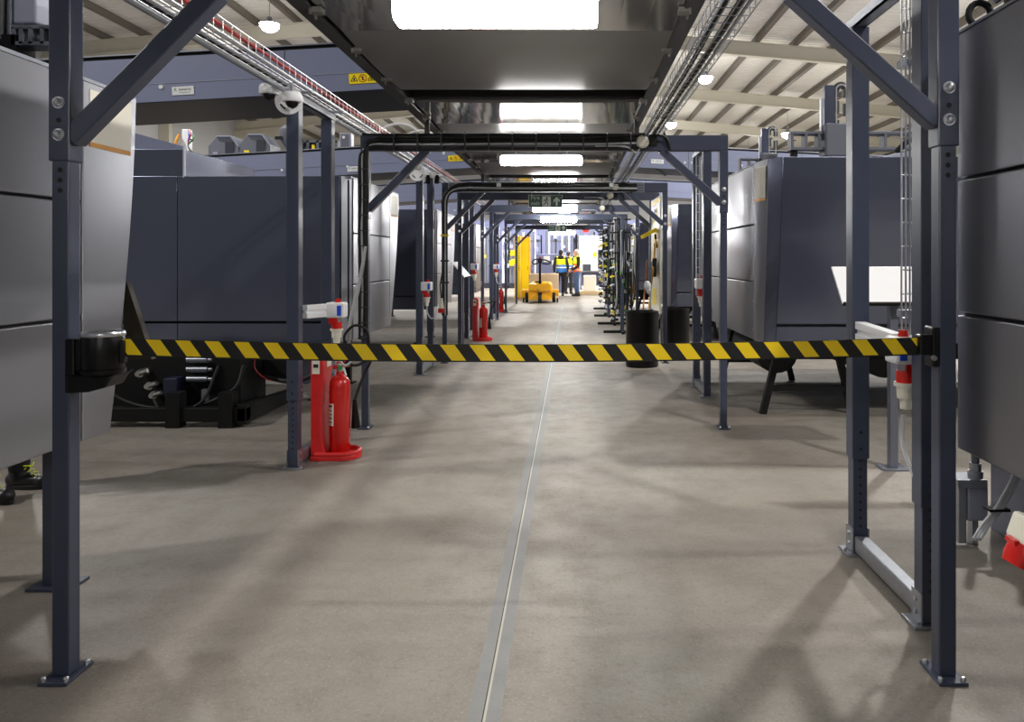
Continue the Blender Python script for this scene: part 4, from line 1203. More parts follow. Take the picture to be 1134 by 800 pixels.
# ------------------------------------------------------------------ sockets with red plugs
def make_socket():
    """at the origin: box face toward -Y, arm toward -X"""
    t = thing('power_socket', (0,0,0), '', 'power socket', 'white power sockets with red plugs')
    MB().mm((-.065,-.06,-.055),(.065,.06,.055)).build('box', M['white'], t, bevel=.012)
    MB().mm((.02,-.064,-.038),(.05,-.058,.035)).build('blue_window', M['blue'], t, bevel=.002)
    MB().cyl((.01,0,.055),(.01,0,.068),.022,n=14).cyl((.01,0,.068),(.01,0,.082),.018,n=14).build('stop_button', M['red'], t, smooth=True)
    MB().cyl((0,0,-.055),(0,0,-.085),.030,n=16).build('gland', M['galv'], t, smooth=True)
    MB().cyl((0,0,-.085),(0,0,-.135),.038,n=18).cyl((-.015,-.045,-.075),(-.015,-.03,-.075),.032,n=16).build('red_collar', M['red'], t, smooth=True)
    MB().cyl((0,0,-.135),(0,0,-.15),.046,n=18).cyl((0,0,-.15),(0,0,-.20),.036,.034,n=16).cyl((0,0,-.20),(0,0,-.245),.026,.022,n=14).build('plug', M['cream'], t, smooth=True)
    MB().tube(spline([(0,0,-.24),(.01,-.01,-.33),(.06,-.01,-.40),(.11,0,-.36),(.12,.02,-.26)]),.009,8).build('cable', M['greycable'], t, smooth=True)
    return t
def make_arm(t, p0, p1, root):
    m_ = MB()
    for dz in (.028,-.028):
        m_.bar(Vector(p0)+Vector((0,0,dz)), Vector(p1)+Vector((0,0,dz)), .05, .036, (0,0,1))
    m_.bar(Vector(p0), Vector(p1), .03, .03, (0,0,1))
    return m_
sp = make_socket()
SOCK = [((-1.70,5.36,1.075), 'white power socket with blue window on its arm above the near extinguisher', (-.19,-.22)),
        ((-1.80,9.2,1.10), 'white power socket on the second left rack, with hanging pale plug', (-.06,0)),
        ((-1.72,13.1,1.30), 'white power socket with red coiled plug left of the second extinguisher', (-.12,.15)),
        ((-1.75,17.2,1.25), 'white power socket above the third extinguisher on the left', (-.1,.15))]
for i, (loc, lb, d) in enumerate(SOCK):
    o = sp if i == 0 else copy_tree(sp)
    o.location = loc; o['label'] = lb
for (loc, lb, d) in SOCK:
    pass
o = copy_tree(sp); o.location = (1.385,3.07,1.07); o['label'] = 'white power socket with large red plug between the tape end and the near right rack'; o.scale = (-1,1,1)
for ch in list(o.children):
    if ch.name.startswith('cable'): bpy.data.objects.remove(ch)
def arm(p0, p1, label):
    o = make_arm(None, p0, p1, None).build('support_arm', M['white'], bevel=.003)
    tag(o, label, 'support arm', 'white support arms of the power sockets')
arm((-1.86,5.16,1.075),(-1.765,5.33,1.075),'white double support arm from the near left rack leg to its power socket')
arm((1.405,3.605,1.095),(1.38,3.14,1.085),'white double support arm from the near right rack leg to its power socket')
o = copy_tree(sp); o.location = (1.375,7.86,1.18); o['label'] = 'white power socket with red plug on the wire ladder of the second right rack'
o = MB().tube(spline([(1.375,3.07,.80),(1.36,3.04,.68),(1.38,2.96,.56),(1.42,2.92,.50),(1.46,2.90,.52),(1.46,2.9,.58)]),.009,8).build('cable', M['greycable'], smooth=True)
tag(o, 'white cable looping below the large red plug by the right front post', 'cable')
# red and cream plug on the second left post
u = thing('cable_plug', (-1.79,10.1,.68), 'red and white cable plug hanging on the third portal post', 'plug')
MB().cyl((-1.79,10.17,.70),(-1.79,10.17,.76),.045,n=14).build('red_collar', M['red'], u, smooth=True)
MB().cyl((-1.79,10.17,.76),(-1.79,10.17,.90),.04,.02,n=14).build('plug', M['cream'], u, smooth=True)
MB().tube(spline([(-1.79,10.17,.89),(-1.80,10.16,1.1),(-1.76,10.17,1.3)]),.01,6).build('cable', M['rubber'], u, smooth=True)
# socket low on the right edge
u = thing('wall_socket', (1.36,2.2,.62), 'angled cream and red socket under the right machine at the photo edge', 'socket')
R1 = Matrix.Rotation(.35,3,'Y')
MB().box((1.372,2.2,.645),(.11,.12,.10),R1).build('hood', M['cream'], u, bevel=.015)
MB().lathe([(.0,-.085),(.045,-.08),(.052,-.05),(.05,0)],(1.345,2.2,.60),20,Matrix.Rotation(.45,3,'Y')).build('red_cap', M['red'], u, smooth=True)
MB().mm((1.29,2.17,.605),(1.315,2.23,.625)).build('latch', M['red'], u, bevel=.003)
MB().mm((1.40,2.16,.66),(1.86,2.24,.70)).build('bracket', M['endpan'], u)
u.scale = (.82,.82,.82); u.location = (1.358,2.2,.615)
# galvanised junction box and pipe under the near right machine
u = thing('conduit_junction', (2.02,3.75,0), 'grey conduit pipe and junction box with white cables under the near right machine', 'junction box')
MB().mm((1.93,3.70,.30),(2.08,3.84,.34)).mm((1.94,3.71,.02),(1.98,3.75,.30)).build('bracket', M['galv'], u, bevel=.003)
MB().mm((1.985,3.71,0.13),(2.09,3.83,.30)).build('box', M['lightgrey'], u, bevel=.01)
MB().mm((2.03,3.75,0),(2.06,3.80,.14)).build('stem', M['galv'], u)
MB().cyl((2.05,3.76,.34),(2.05,3.76,.37),.036,n=16).cyl((2.05,3.76,.37),(2.05,3.76,.41),.028,n=16).build('gland', M['galv'], u, smooth=True)
MB().cyl((2.05,3.76,.41),(2.05,3.76,.70),.019,n=14).build('pipe', M['midgrey'], u, smooth=True)
for j in range(3):
    d = .015*j
    MB().tube(spline([(2.16+d,3.6,.69),(2.15+d,3.58,.45),(2.06+d,3.56,.28),(1.97+d,3.55,.17),(1.90+d,3.5,.12)]),.009,6).build('cable', M['greycable'], u, smooth=True)
MB().mm((2.0,3.54,.235),(2.10,3.60,.245)).build('cable_tie', M['black'], u)

# ------------------------------------------------------------------ fire extinguishers on red stands
def make_stand(lbl):
    t = thing('extinguisher_stand', (0,0,0), lbl, 'extinguisher stand', 'red extinguisher stands')
    # base tray with a rim, rounded towards +X
    def outline(r0, x0, n=14):
        pts = [(x0,-r0),(x0,r0)]
        pts += [(.17+r0*math.sin(a),r0*math.cos(a)) for a in [i*PI/n for i in range(n+1)]]
        return pts
    A = [(-.15,.13)]+[(.047+.13*math.sin(i*PI/14),.13*math.cos(i*PI/14)) for i in range(15)]+[(-.15,-.13)]
    B = [(p[0] if p[0] < -.15 else .0+(p[0])*.80+.006, p[1]*.80) for p in A]
    m_ = MB().prism(A, 2, 0, .035)
    rim = [(.047+.115*math.sin(i*PI/14),.115*math.cos(i*PI/14),.045) for i in range(15)]
    rim = [(-.12,.115,.045)]+rim+[(-.12,-.115,.045)]
    m_.tube(rim, .018, 8)
    m_.build('base', M['redplastic'], t, bevel=.008, smooth=False)
    # back board: thick lower leg narrowing upward, curved hollow on the front
    prof = [(-.158,0),(-.158,.70),(-.148,.74),(-.12,.755),(-.085,.755),(-.07,.74),(-.062,.66),(-.075,.50),(-.082,.36),(-.078,.20),(-.068,.10),(-.055,.05),(-.01,.04),(-.01,0)]
    MB().prism(prof, 1, -.10, .10).build('back_board', M['redplastic'], t, bevel=.012)
    MB().prism([(-.064,.66),(-.063,.74),(-.058,.74),(-.058,.66)],1,-.03,.06).build('sign', M['plate'], t)
    MB().mm((-.145,-.102,.62),(-.09,-.1,.735)).build('sticker', M['plate'], t)
    MB().mm((-.135,-.104,.665),(-.10,-.1015,.69)).build('sticker_print', M['ink'], t)
    return t
def make_ext(lbl):
    t = thing('fire_extinguisher', (0,0,0), lbl, 'fire extinguisher', 'red fire extinguishers')
    MB().lathe([(.0,.04),(.068,.04),(.075,.05),(.075,.52),(.070,.555),(.050,.585),(.028,.60),(.024,.625),(.0,.625)],(0,0,0),32).build('cylinder', M['red'], t, smooth=True)
    MB().mm((-.03,-.0775,.28),(-.055,-.055,.28)) if False else None
    # printed label curved round the cylinder
    m_ = MB()
    pts = [(.0768*math.cos(a),.0768*math.sin(a)) for a in [PI*1.12+i*PI*.28/10 for i in range(11)]]
    pts2 = [(.0745*p[0]/.0768,.0745*p[1]/.0768) for p in pts[::-1]]
    m_.prism(pts+pts2, 2, .24, .40); m_.build('label', M['plate'], t)
    for k_ in range(5):
        m_ = MB(); p3 = [(.0775*math.cos(a),.0775*math.sin(a)) for a in [PI*1.15+i*PI*.2/8 for i in range(9)]]
        p4 = [(.0762*p[0]/.0775,.0762*p[1]/.0775) for p in p3[::-1]]
        m_.prism(p3+p4, 2, .262+.028*k_, .268+.028*k_ + (.008 if k_ == 4 else 0)); m_.build('label_print', M['ink'], t)
    MB().lathe([(.0,.62),(.022,.62),(.026,.635),(.020,.65),(.024,.665),(.016,.69),(.0,.695)],(0,0,0),16).build('valve', M['silver'], t, smooth=True)
    MB().bar((-.02,0,.685),(.045,-.02,.70),.022,.012).bar((-.02,0,.665),(.05,-.022,.66),.02,.01).cyl((-.035,-.01,.655),(-.035,.03,.655),.016,n=12).build('handle', M['red'], t, bevel=.003)
    MB().cyl((.012,-.022,.655),(.012,-.034,.655),.016,n=14).build('gauge', M['green'], t)
    MB().bar((.035,-.03,.66),(.058,-.04,.60),.006,.012).build('pull_tag', M['white'], t)
    MB().cyl((.024,-.0,.665),(.075,0,.668),.011,n=10).build('hose_coupling', mat('brass', rgb(190,150,70), .3, .9), t, smooth=True)
    MB().tube(spline([(.07,0,.668),(.13,0,.67),(.19,.02,.70),(.20,.08,.68),(.15,.12,.60),(.11,.09,.48),(.092,.055,.40)]),.011,8).build('hose', M['rubber'], t, smooth=True)
    MB().cyl((.092,.055,.41),(.10,.06,.20),.014,.035,n=14).build('horn', M['black'], t, smooth=True)
    return t
st = make_stand('red plastic extinguisher stand nearest, right of the galvanised foot bar')
st.location = (-1.713,5.40,0)
ex = make_ext('red fire extinguisher nearest, standing in its red stand behind the tape'); ex.location = (-1.69,5.40,0.0)
for (x, y, l1, l2) in ((-1.57,13.0,'red plastic extinguisher stand midway down the left, behind the second rack','red fire extinguisher midway down the left side of the aisle'),
                       (-1.93,20.0,'farthest red extinguisher stand, behind posts at the left','farthest red fire extinguisher, partly hidden behind posts at the left')):
    a = copy_tree(st); a.location = (x,y,0); a['label'] = l1
    b = copy_tree(ex); b.location = (x+.023,y,0); b['label'] = l2

# ------------------------------------------------------------------ sloped lecterns
def make_lectern():
    """board lower edge toward -Y, origin under its centre"""
    t = thing('sloped_lectern', (0,0,0), '', 'lectern', 'white sloped lecterns')
    a = math.atan2(.253,.22)
    R_ = Matrix.Rotation(a,3,'X')
    c_ = Vector((0,.11,1.26)); L_ = math.hypot(.253,.22)
    MB().box(c_, (.76, L_, .012), R_).build('board', M['whitegloss'], t, bevel=.002)
    MB().box(c_+R_@Vector((0,-L_/2,.012)), (.76,.012,.03), R_).build('lower_lip', M['blacksteel'], t)
    MB().box(c_+R_@Vector((0,0,-.02)), (.30,.20,.025), R_).build('board_bracket', M['blacksteel'], t)
    MB().mm((-.028,.07,.012),(.028,.125,1.22)).build('post', M['midgrey'], t, bevel=.004)
    MB().mm((-.09,.03,0),(.09,.17,.012)).build('base_plate', M['midgrey'], t, bevel=.002)
    m_ = MB()
    for x in (-.07,.07):
        for y in (.05,.15): m_.cyl((x,y,.012),(x,y,.022),.009,n=6)
    build_each(m_, 'bolt', M['zinc'], t)
    return t
lc = make_lectern(); lc.location = (2.21,5.0,0); lc['label'] = 'white sloped lectern board on the right, between rack leg and machine'
l2 = copy_tree(lc); l2.location = (-1.72,12.3,0); l2.rotation_euler = (0,0,PI/2); l2['label'] = 'white sloped lectern board seen edge-on on the left, before the second extinguisher'

# ------------------------------------------------------------------ exit signs
def exit_sign(x, y, z, w, h, label):
    t = thing('exit_sign', (x,y,z), label, 'exit sign', 'green fire exit signs over the aisle')
    MB().mm((x-w/2,y,z-h/2),(x+w/2,y+.02,z+h/2)).build('panel', M['exitgreen'], t)
    m_ = MB()
    for a, b in (((-w/2,-h/2),(w/2,-h/2+.006)),((-w/2,h/2-.006),(w/2,h/2)),((-w/2,-h/2),(-w/2+.006,h/2)),((w/2-.006,-h/2),(w/2,h/2))):
        m_.mm((x+a[0],y-.002,z+a[1]),(x+b[0],y+.001,z+b[1]))
    m_.build('border', M['exitwhite'], t)
    text_obj('lettering','Fire\nexit',h*.46,M['exitwhite'],t,(x-w*.43,y-.002,z+h*.06),(PI/2,0,0),.001,'LEFT')
    # running figure in a doorway
    s = h
    cx_ = x+w*.03
    m_ = MB(); m_.mm((cx_-.34*s,y-.002,z-.4*s),(cx_+.34*s,y+.001,z+.4*s)); m_.build('pictogram_field', M['exitwhite'], t)
    m_ = MB(); yy = y-.004
    m_.cyl((cx_+.04*s,yy,z+.26*s),(cx_+.04*s,yy+.003,z+.26*s),.075*s,n=12)
    for p, q in (((.02,.17),(-.05,-.05)),((.0,.13),(.16,.06)),((.0,.13),(-.18,.08)),((-.18,.08),(-.2,-.03)),((-.05,-.05),(.10,-.12)),((.10,-.12),(.10,-.3)),((-.05,-.05),(-.12,-.2)),((-.12,-.2),(-.27,-.24))):
        m_.bar((cx_+p[0]*s,yy+.001,z+p[1]*s),(cx_+q[0]*s,yy+.001,z+q[1]*s),.07*s,.003,(0,1,0))
    m_.build('running_figure', M['exitgreen'], t)
    ax = x+w*.33; m_ = MB()
    m_.prism([(ax-.07*s,z-.36*s),(ax+.07*s,z-.36*s),(ax+.07*s,z+.08*s),(ax+.24*s,z-.08*s),(ax+.24*s,z+.10*s),(ax,z+.36*s),(ax-.24*s,z+.10*s),(ax-.24*s,z-.08*s),(ax-.07*s,z+.08*s)],1,y-.003,y+.001)
    m_.build('arrow', M['exitwhite'], t)
    for dx in (-w*.4,w*.4): MB().cyl((x+dx,y+.01,z+h/2),(x+dx,y+.01,CZ-.02),.005,n=6).build('hanger', M['galv'], t)
    return t
exit_sign(-.375,10.62,EYE+.815,.49,.18,'green fire exit sign nearer, hanging under the third portal beam')
exit_sign(-.40,20.6,EYE+.83,.52,.19,'green fire exit sign farther off, above the far workers')
u = thing('signal_lamp', (.42,23.6,BZ0-.1), 'small red signal lamp under the beams far down the aisle at right', 'lamp')
MB().mm((.36,23.57,BZ0-.09),(.54,23.63,BZ0-.02)).build('lens', M['red_on'], u, bevel=.01)
MB().mm((.34,23.56,BZ0-.02),(.56,23.64,BZ0)).build('housing', M['blacksteel'], u)

# ------------------------------------------------------------------ bins, tool board, cleaning tools
def bin_(x, y, r, h, label):
    t = thing('waste_bin', (x,y,0), label, 'bin', 'black round bins')
    MB().lathe([(r*.97,0),(r,.02),(r,h-.03),(r*1.02,h-.02),(r*1.02,h),(r*.95,h),(r*.93,h-.03),(r*.92,.03),(.0,.03)],(x,y,0),32).build('bin_body', M['black'], t, smooth=True)
    return t
bin_(.945,9.95,.218,.74,'black round bin in front of the tool board with broom handles in it')
bin_(1.50,10.75,.21,.72,'black round bin half hidden behind the third portal post')
for (p0, p1, r, m_, lb) in (((.90,9.95,.045),(1.10,10.75,1.42),.012,'handle','orange-brown broom handle leaning out of the front black bin'),
                            ((1.02,9.95,.045),(1.15,10.6,1.30),.010,'alu','pale mop handle leaning out of the front black bin')):
    o = MB().cyl(p0, p1, r, n=10).build('broom_handle', M[m_], smooth=True); tag(o, lb, 'broom', 'broom handles in the bin')
bx = 1.245
t = thing('tool_board', (bx,11.2,.66), 'white and yellow shadow board with cleaning tools behind the third portal post', 'tool board')
MB().mm((bx,10.44,.66),(bx+.025,11.58,2.34)).build('board', M['plate'], t, bevel=.003)
m_ = MB()
for y0,y1,z0,z1 in ((10.45,10.50,.68,2.32),(11.50,11.57,.68,2.32),(10.5,11.5,2.25,2.32),(10.8,10.95,1.75,2.2),(11.1,11.3,1.5,2.1),(10.9,11.35,.75,1.0)):
    m_.mm((bx-.003,y0,z0),(bx+.001,y1,z1))
build_each(m_, 'yellow_print', M['yellow'], t)
text_obj('lettering','CLEANING\nSTATION',.085,M['ink'],t,(bx-.004,10.97,2.1),(PI/2,0,-PI/2),.0006)
for z in (.9, 2.1): MB().mm((bx+.025,10.308,z),(bx+.05,11.612,z+.04)).build('mounting_rail', M['galv'], t)
u = thing('dustpan', (1.15,10.7,1.75), 'yellow dustpan hanging at the top of the tool board', 'dustpan')
R_ = Matrix.Rotation(-.5,3,'Y')
m_ = MB(); m_.box((1.12,10.72,1.79),(.24,.22,.01),R_); m_.box((1.12,10.62,1.81),(.24,.01,.05),R_); m_.box((1.12,10.82,1.81),(.24,.01,.05),R_); m_.box((1.21,10.72,1.85),(.012,.22,.07),R_)
m_.build('pan', M['yellow'], u)
MB().cyl((1.21,10.72,1.80),(1.235,10.72,1.60),.016,n=10).build('handle', M['black'], u, smooth=True)
u = thing('hand_brush', (1.19,10.7,1.15), 'black hand brush hanging on the tool board below the dustpan', 'brush')
MB().prism([(10.58,1.45),(10.84,1.38),(10.86,1.22),(10.62,1.18)],0,1.16,1.22).build('bristles', M['rubber'], u, bevel=.008)
MB().cyl((1.20,10.75,1.42),(1.22,10.85,1.66),.014,n=8).build('handle', M['black'], u, smooth=True)
o = MB().cyl((1.10,10.55,.72),(1.215,10.65,1.72),.013,n=10).build('squeegee_handle', M['tugyellow'], smooth=True); tag(o, 'yellow squeegee handle hanging down the tool board', 'handle')
o = MB().ball((1.07,10.45,1.06),(.05,.045,.07),12,8).ball((1.09,10.46,.99),(.035,.04,.05),10,7).build('cleaning_cloth', M['white']); tag(o, 'white cloth hanging from a handle above the front bin', 'cloth')

# ------------------------------------------------------------------ hose stands on the right
def hose_stand(x, y, seed, label, w=.34, n=20):
    rnd = random.Random(seed)
    t = thing('hose_stand', (x,y,0), label, 'hose stand', 'black hose stands on the right of the aisle')
    MB().mm((x-.36,y-.04,0),(x+.36,y+.04,.05)).build('foot', M['blacksteel'], t, bevel=.005)
    MB().mm((x-.03,y-.3,0),(x+.03,y+.3,.05)).build('foot', M['blacksteel'], t, bevel=.005)
    MB().mm((x-.035,y-.035,.05),(x+.035,y+.035,2.25)).build('post', M['frame'], t, bevel=.004)
    for z in (.35,.75,1.15,1.55,1.95,2.2):
        MB().cyl((x-w/2,y,z),(x+w/2,y,z),.014,n=8).build('peg_bar', M['blacksteel'], t, smooth=True)
    for k_ in range(n):
        xx = x-w/2+rnd.random()*w; yy = y+rnd.uniform(-.16,.16)
        z0 = rnd.choice((1.15,1.55,1.95,2.2)); L_ = rnd.uniform(.5,min(1.5,z0-.12))
        d = rnd.uniform(.03,.08)
        pts = [(xx,yy-.02,z0-L_*.8),(xx+rnd.uniform(-.03,.03),yy-.03,z0-.3),(xx,yy-.03,z0),(xx+d/2,yy,z0+.03),(xx+d,yy+.03,z0),(xx+d+rnd.uniform(-.03,.03),yy+.03,z0-.3),(xx+d,yy+.02,z0-L_)]
        h = MB().tube(spline(pts,4),rnd.uniform(.009,.014),5).build('hose', M[rnd.choice(('rubber','rubber','black','midgrey','greycable'))], t, smooth=True)
        if k_ % 4 != 3:
            MB().cyl((xx+d,yy+.02,z0-L_+.04),(xx+d,yy+.02,z0-L_-.03),.02,n=8).cyl((xx,yy-.02,z0-L_*.8+.02),(xx,yy-.02,z0-L_*.8-.05),.02,n=8).build('coupling', (M['plug_yellow'],M['plug_green'],M['plug_white'],M['silver'],M['plug_white'])[rnd.randrange(5)], h, smooth=True)
    for k_ in range(12):
        z = .2+k_*.17; s = rnd.choice((-1,1))
        m_ = MB().cyl((x+s*w*.5,y-.1,z),(x+s*w*.5+.0,y+.1,z),.022,n=10).cyl((x-.16,y-.1+.016*k_,z+.05),(x-.23,y-.1,z+.04),.02,n=8)
        m_.build('fitting', (M['plug_white'],M['rubber'],M['plug_yellow'],M['blacksteel'])[rnd.randrange(4)], t, smooth=True)
    return t
hose_stand(.98,14.35,1,'hose stand nearest, crowded with black hoses, its T foot in front')
hose_stand(.93,16.2,2,'hose stand second from the black bin, hung with black hoses and coloured couplings')
hose_stand(1.28,17.2,3,'slimmer hose stand set back toward the right machine', .26, 12)
hose_stand(.92,18.4,4,'hose stand third along the aisle, hung with black hoses')
hose_stand(.98,21.0,5,'farthest hose stand along the aisle on the right')

# ------------------------------------------------------------------ yellow tow truck
tx, ty = -1.02, 23.9
t = thing('tow_truck', (tx,ty,0), 'yellow electric tow truck with black steering tiller parked in the aisle', 'truck')
MB().prism([(tx-.36,.10),(tx+.36,.10),(tx+.39,.30),(tx+.37,.58),(tx+.30,.66),(tx-.30,.66),(tx-.37,.58),(tx-.39,.30)],1,ty+.05,ty+1.2).build('body', M['tugyellow'], t, bevel=.03)
MB().prism([(tx-.16,.30),(tx+.16,.30),(tx+.38,.10),(tx-.38,.10)],1,ty-.04,ty+.06).build('front_skirt', M['tugyellow'], t, bevel=.012)
MB().prism([(tx-.36,.38),(tx+.36,.36),(tx+.34,.62),(tx-.34,.62)],1,ty-.02,ty+.06).build('bonnet', M['tugyellow'], t, bevel=.02)
MB().mm((tx-.10,ty-.035,.40),(tx-.02,ty-.02,.46)).mm((tx+.1,ty-.035,.36),(tx+.34,ty-.02,.41)).build('decal', M['orange'], t)
for s in (-1,1):
    MB().mm((tx+s*.40,ty+.25,.22),(tx+s*.60,ty+.6,.42)).build('outrigger', M['tugyellow'], t, bevel=.015)
    w = MB().cyl((tx+s*.39,ty+.30,.17),(tx+s*.49,ty+.30,.17),.17,n=24).build('wheel', M['rubber'], t, bevel=.015)
    MB().cyl((tx+s*.38,ty+.30,.17),(tx+s*.50,ty+.30,.17),.07,n=16).build('hub', M['tugyellow'], w)
    MB().cyl((tx+s*.53,ty+.45,.07),(tx+s*.58,ty+.45,.07),.07,n=16).build('castor', M['rubber'], t)
w = MB().cyl((tx-.055,ty-.10,.14),(tx+.055,ty-.10,.14),.14,n=24).build('wheel', M['rubber'], t, bevel=.012)
MB().cyl((tx-.06,ty-.10,.14),(tx+.06,ty-.10,.14),.05,n=16).build('hub', M['greylink'], w)
MB().mm((tx-.07,ty-.12,.28),(tx+.07,ty+.02,.34)).build('fork_crown', M['blacksteel'], t, bevel=.005)
MB().mm((tx-.17,ty+.1,.64),(tx+.05,ty+.4,.70)).build('seat_pad', M['black'], t, bevel=.015)
MB().bar((tx,ty+.02,.55),(tx,ty-.05,1.32),.07,.06,(0,1,0)).build('tiller', M['blacksteel'], t, bevel=.01)
h = MB().mm((tx-.07,ty-.10,1.28),(tx+.07,ty,1.44)).build('tiller_head', M['black'], t, bevel=.02)
MB().tube(spline([(tx-.06,ty-.05,1.40),(tx-.16,ty-.05,1.41),(tx-.24,ty-.06,1.33),(tx-.2,ty-.06,1.26),(tx-.07,ty-.05,1.28)]),.022,8).tube(spline([(tx+.06,ty-.05,1.40),(tx+.20,ty-.05,1.38),(tx+.34,ty-.06,1.31),(tx+.25,ty-.06,1.26),(tx+.07,ty-.05,1.28)]),.022,8).build('grip', M['black'], h, smooth=True)
MB().ball((tx,ty-.05,1.46),.035,10,7).build('red_knob', M['red'], h)
u = tag(MB().box((-.98,26.3,.45),(1.02,.9,.9)).build('cardboard_box', M['card'], bevel=.01), 'big pale cardboard box standing behind the yellow tow truck', 'box')

# ------------------------------------------------------------------ far end of the aisle
def far_cab(name, x0, x1, y0, y1, z1, m_, label, cat, extra=()):
    t = thing(name, ((x0+x1)/2,(y0+y1)/2,0), label, cat)
    MB().mm((x0,y0,0),(x1,y1,z1)).build('body', m_, t, bevel=.02)
    for (nm, a, b, c, d, mm_) in extra:
        MB().mm((x0+(x1-x0)*a,y0-.02,z1*b),(x0+(x1-x0)*c,y0,z1*d)).build(nm, mm_, t)
    return t
for i, (x0, x1, y, z1, lb) in enumerate(((-2.02,-1.83,26.2,2.25,'tall yellow locker column, left one, beyond the far left posts'),(-1.86,-1.56,27.4,2.25,'tall yellow locker column, right one, beside the far portal post'))):
    far_cab('yellow_locker', x0, x1, y, y+.9, z1, M['tugyellow'], lb, 'locker', [('door',.08,.03,.92,.97,M['yellow']),('handle',.78,.45,.86,.52,M['ink'])])['group'] = 'yellow lockers'
far_cab('machine_cabinet', -1.5,-.42,31.0,32.2,1.62,M['bluegrey'],'blue-grey machine cabinet with white papers on it behind the tow truck','cabinet',
        [('paper',.30,.80,.55,.95,M['white']),('notice',.62,.66,.80,.84,M['white']),('door',.05,.05,.95,.72,M['bluegrey'])])
far_cab('machine_cabinet', .35,1.45,33.0,34.5,2.45,M['cabinet'],'tall white machine cabinet at the aisle end right of the workers','cabinet',
        [('door',.05,.05,.48,.95,M['white']),('yellow_label',.55,.62,.70,.70,M['yellow']),('window',.75,.4,.93,.75,M['body'])])
far_cab('dark_cabinet', 1.30,1.75,30.0,31.5,1.95,M['body'],'dark tall cabinet beside the white cabinet at the aisle end','cabinet',[('door',.1,.05,.9,.95,M['endpan'])])
u = thing('workbench', (.9,30.5,0), 'grey workbench with laptop and rails at the aisle end', 'workbench')
MB().mm((.35,30.2,.86),(1.3,30.9,.93)).build('top', M['midgrey'], u, bevel=.01)
for x in (.38,1.27):
    for y in (30.23,30.87): MB().mm((x-.03,y-.03,0),(x+.03,y+.03,.86)).build('leg', M['bluegrey'], u)
MB().mm((.4,30.8,.3),(1.25,30.86,.85)).build('back_panel', M['bluegrey'], u)
u = thing('laptop', (.62,30.4,.93), 'dark open laptop on the far workbench', 'laptop')
MB().mm((.45,30.3,.93),(.80,30.6,.95)).build('keyboard_base', M['body'], u); MB().bar((.625,30.6,.95),(.625,30.68,1.2),.35,.015,(0,1,0)).build('screen', M['body'], u)
u = thing('pallet', (.78,29.2,0), 'wooden pallet on the floor beside the workers at the aisle end', 'pallet')
for y in (28.75,29.2,29.65): MB().mm((.3,y-.06,.02),(1.25,y+.06,.14)).build('bearer', M['wood'], u)
for i in range(6): MB().mm((.3+.165*i,28.7,.14),(.42+.165*i,29.7,.165)).build('board', M['wood'], u)
tag(MB().box((.72,29.2,.165+.30),(.48,.5,.60)).build('carton', M['plate'], bevel=.01), 'pale carton stacked on the far pallet', 'box')
# racks of upright pipes and dark plant along the end
def pipe_rack(x, y, seed, label):
    rnd = random.Random(seed)
    t = thing('pipework', (x,y,0), label, 'pipework', 'pipework across the far end of the hall')
    MB().mm((x-.95,y-.3,0),(x+.95,y+.3,.25)).build('base', M['body'], t, bevel=.02)
    for z in (1.1,2.3,2.9): MB().cyl((x-.95,y,z),(x+.95,y,z),.05,n=8).build('header_pipe', M['midgrey'], t, smooth=True)
    for k_ in range(16):
        xx = x-.92+.122*k_+rnd.uniform(-.04,.04)
        MB().cyl((xx,y-.1,.2),(xx,y-.1,rnd.uniform(2.4,3.0)),rnd.uniform(.03,.06),n=8).build('pipe', (M['alu'],M['midgrey'],M['blacksteel'],M['white'])[rnd.randrange(4)], t, smooth=True)
    for k_ in range(14):
        xx = x-.8+rnd.random()*1.6; z = rnd.uniform(.9,2.9); s = rnd.uniform(.10,.22)
        MB().box((xx,y-.22,z),(s,s*.7,s*1.2)).build('valve_box', (M['white'],M['lightgrey'],M['blacksteel'],M['bluegrey'],M['yellow'])[rnd.randrange(5)], t, bevel=.01)
    return t
for i, (x, y, lb) in enumerate(((-2.4,36,'far pipework behind the yellow lockers'),(-.3,36.5,'far pipework straight behind the workers'),(1.8,36,'far pipework behind the white cabinet'),(3.9,36,'far pipework hidden right of the white cabinet'),(-4.5,36,'far pipework at left behind the left machines'))):
    pipe_rack(x, y, 11+i, lb)
struct(MB().mm((-9,38.2,0),(11,38.35,3.4)), 'wall_partition', M['bluegrey'])
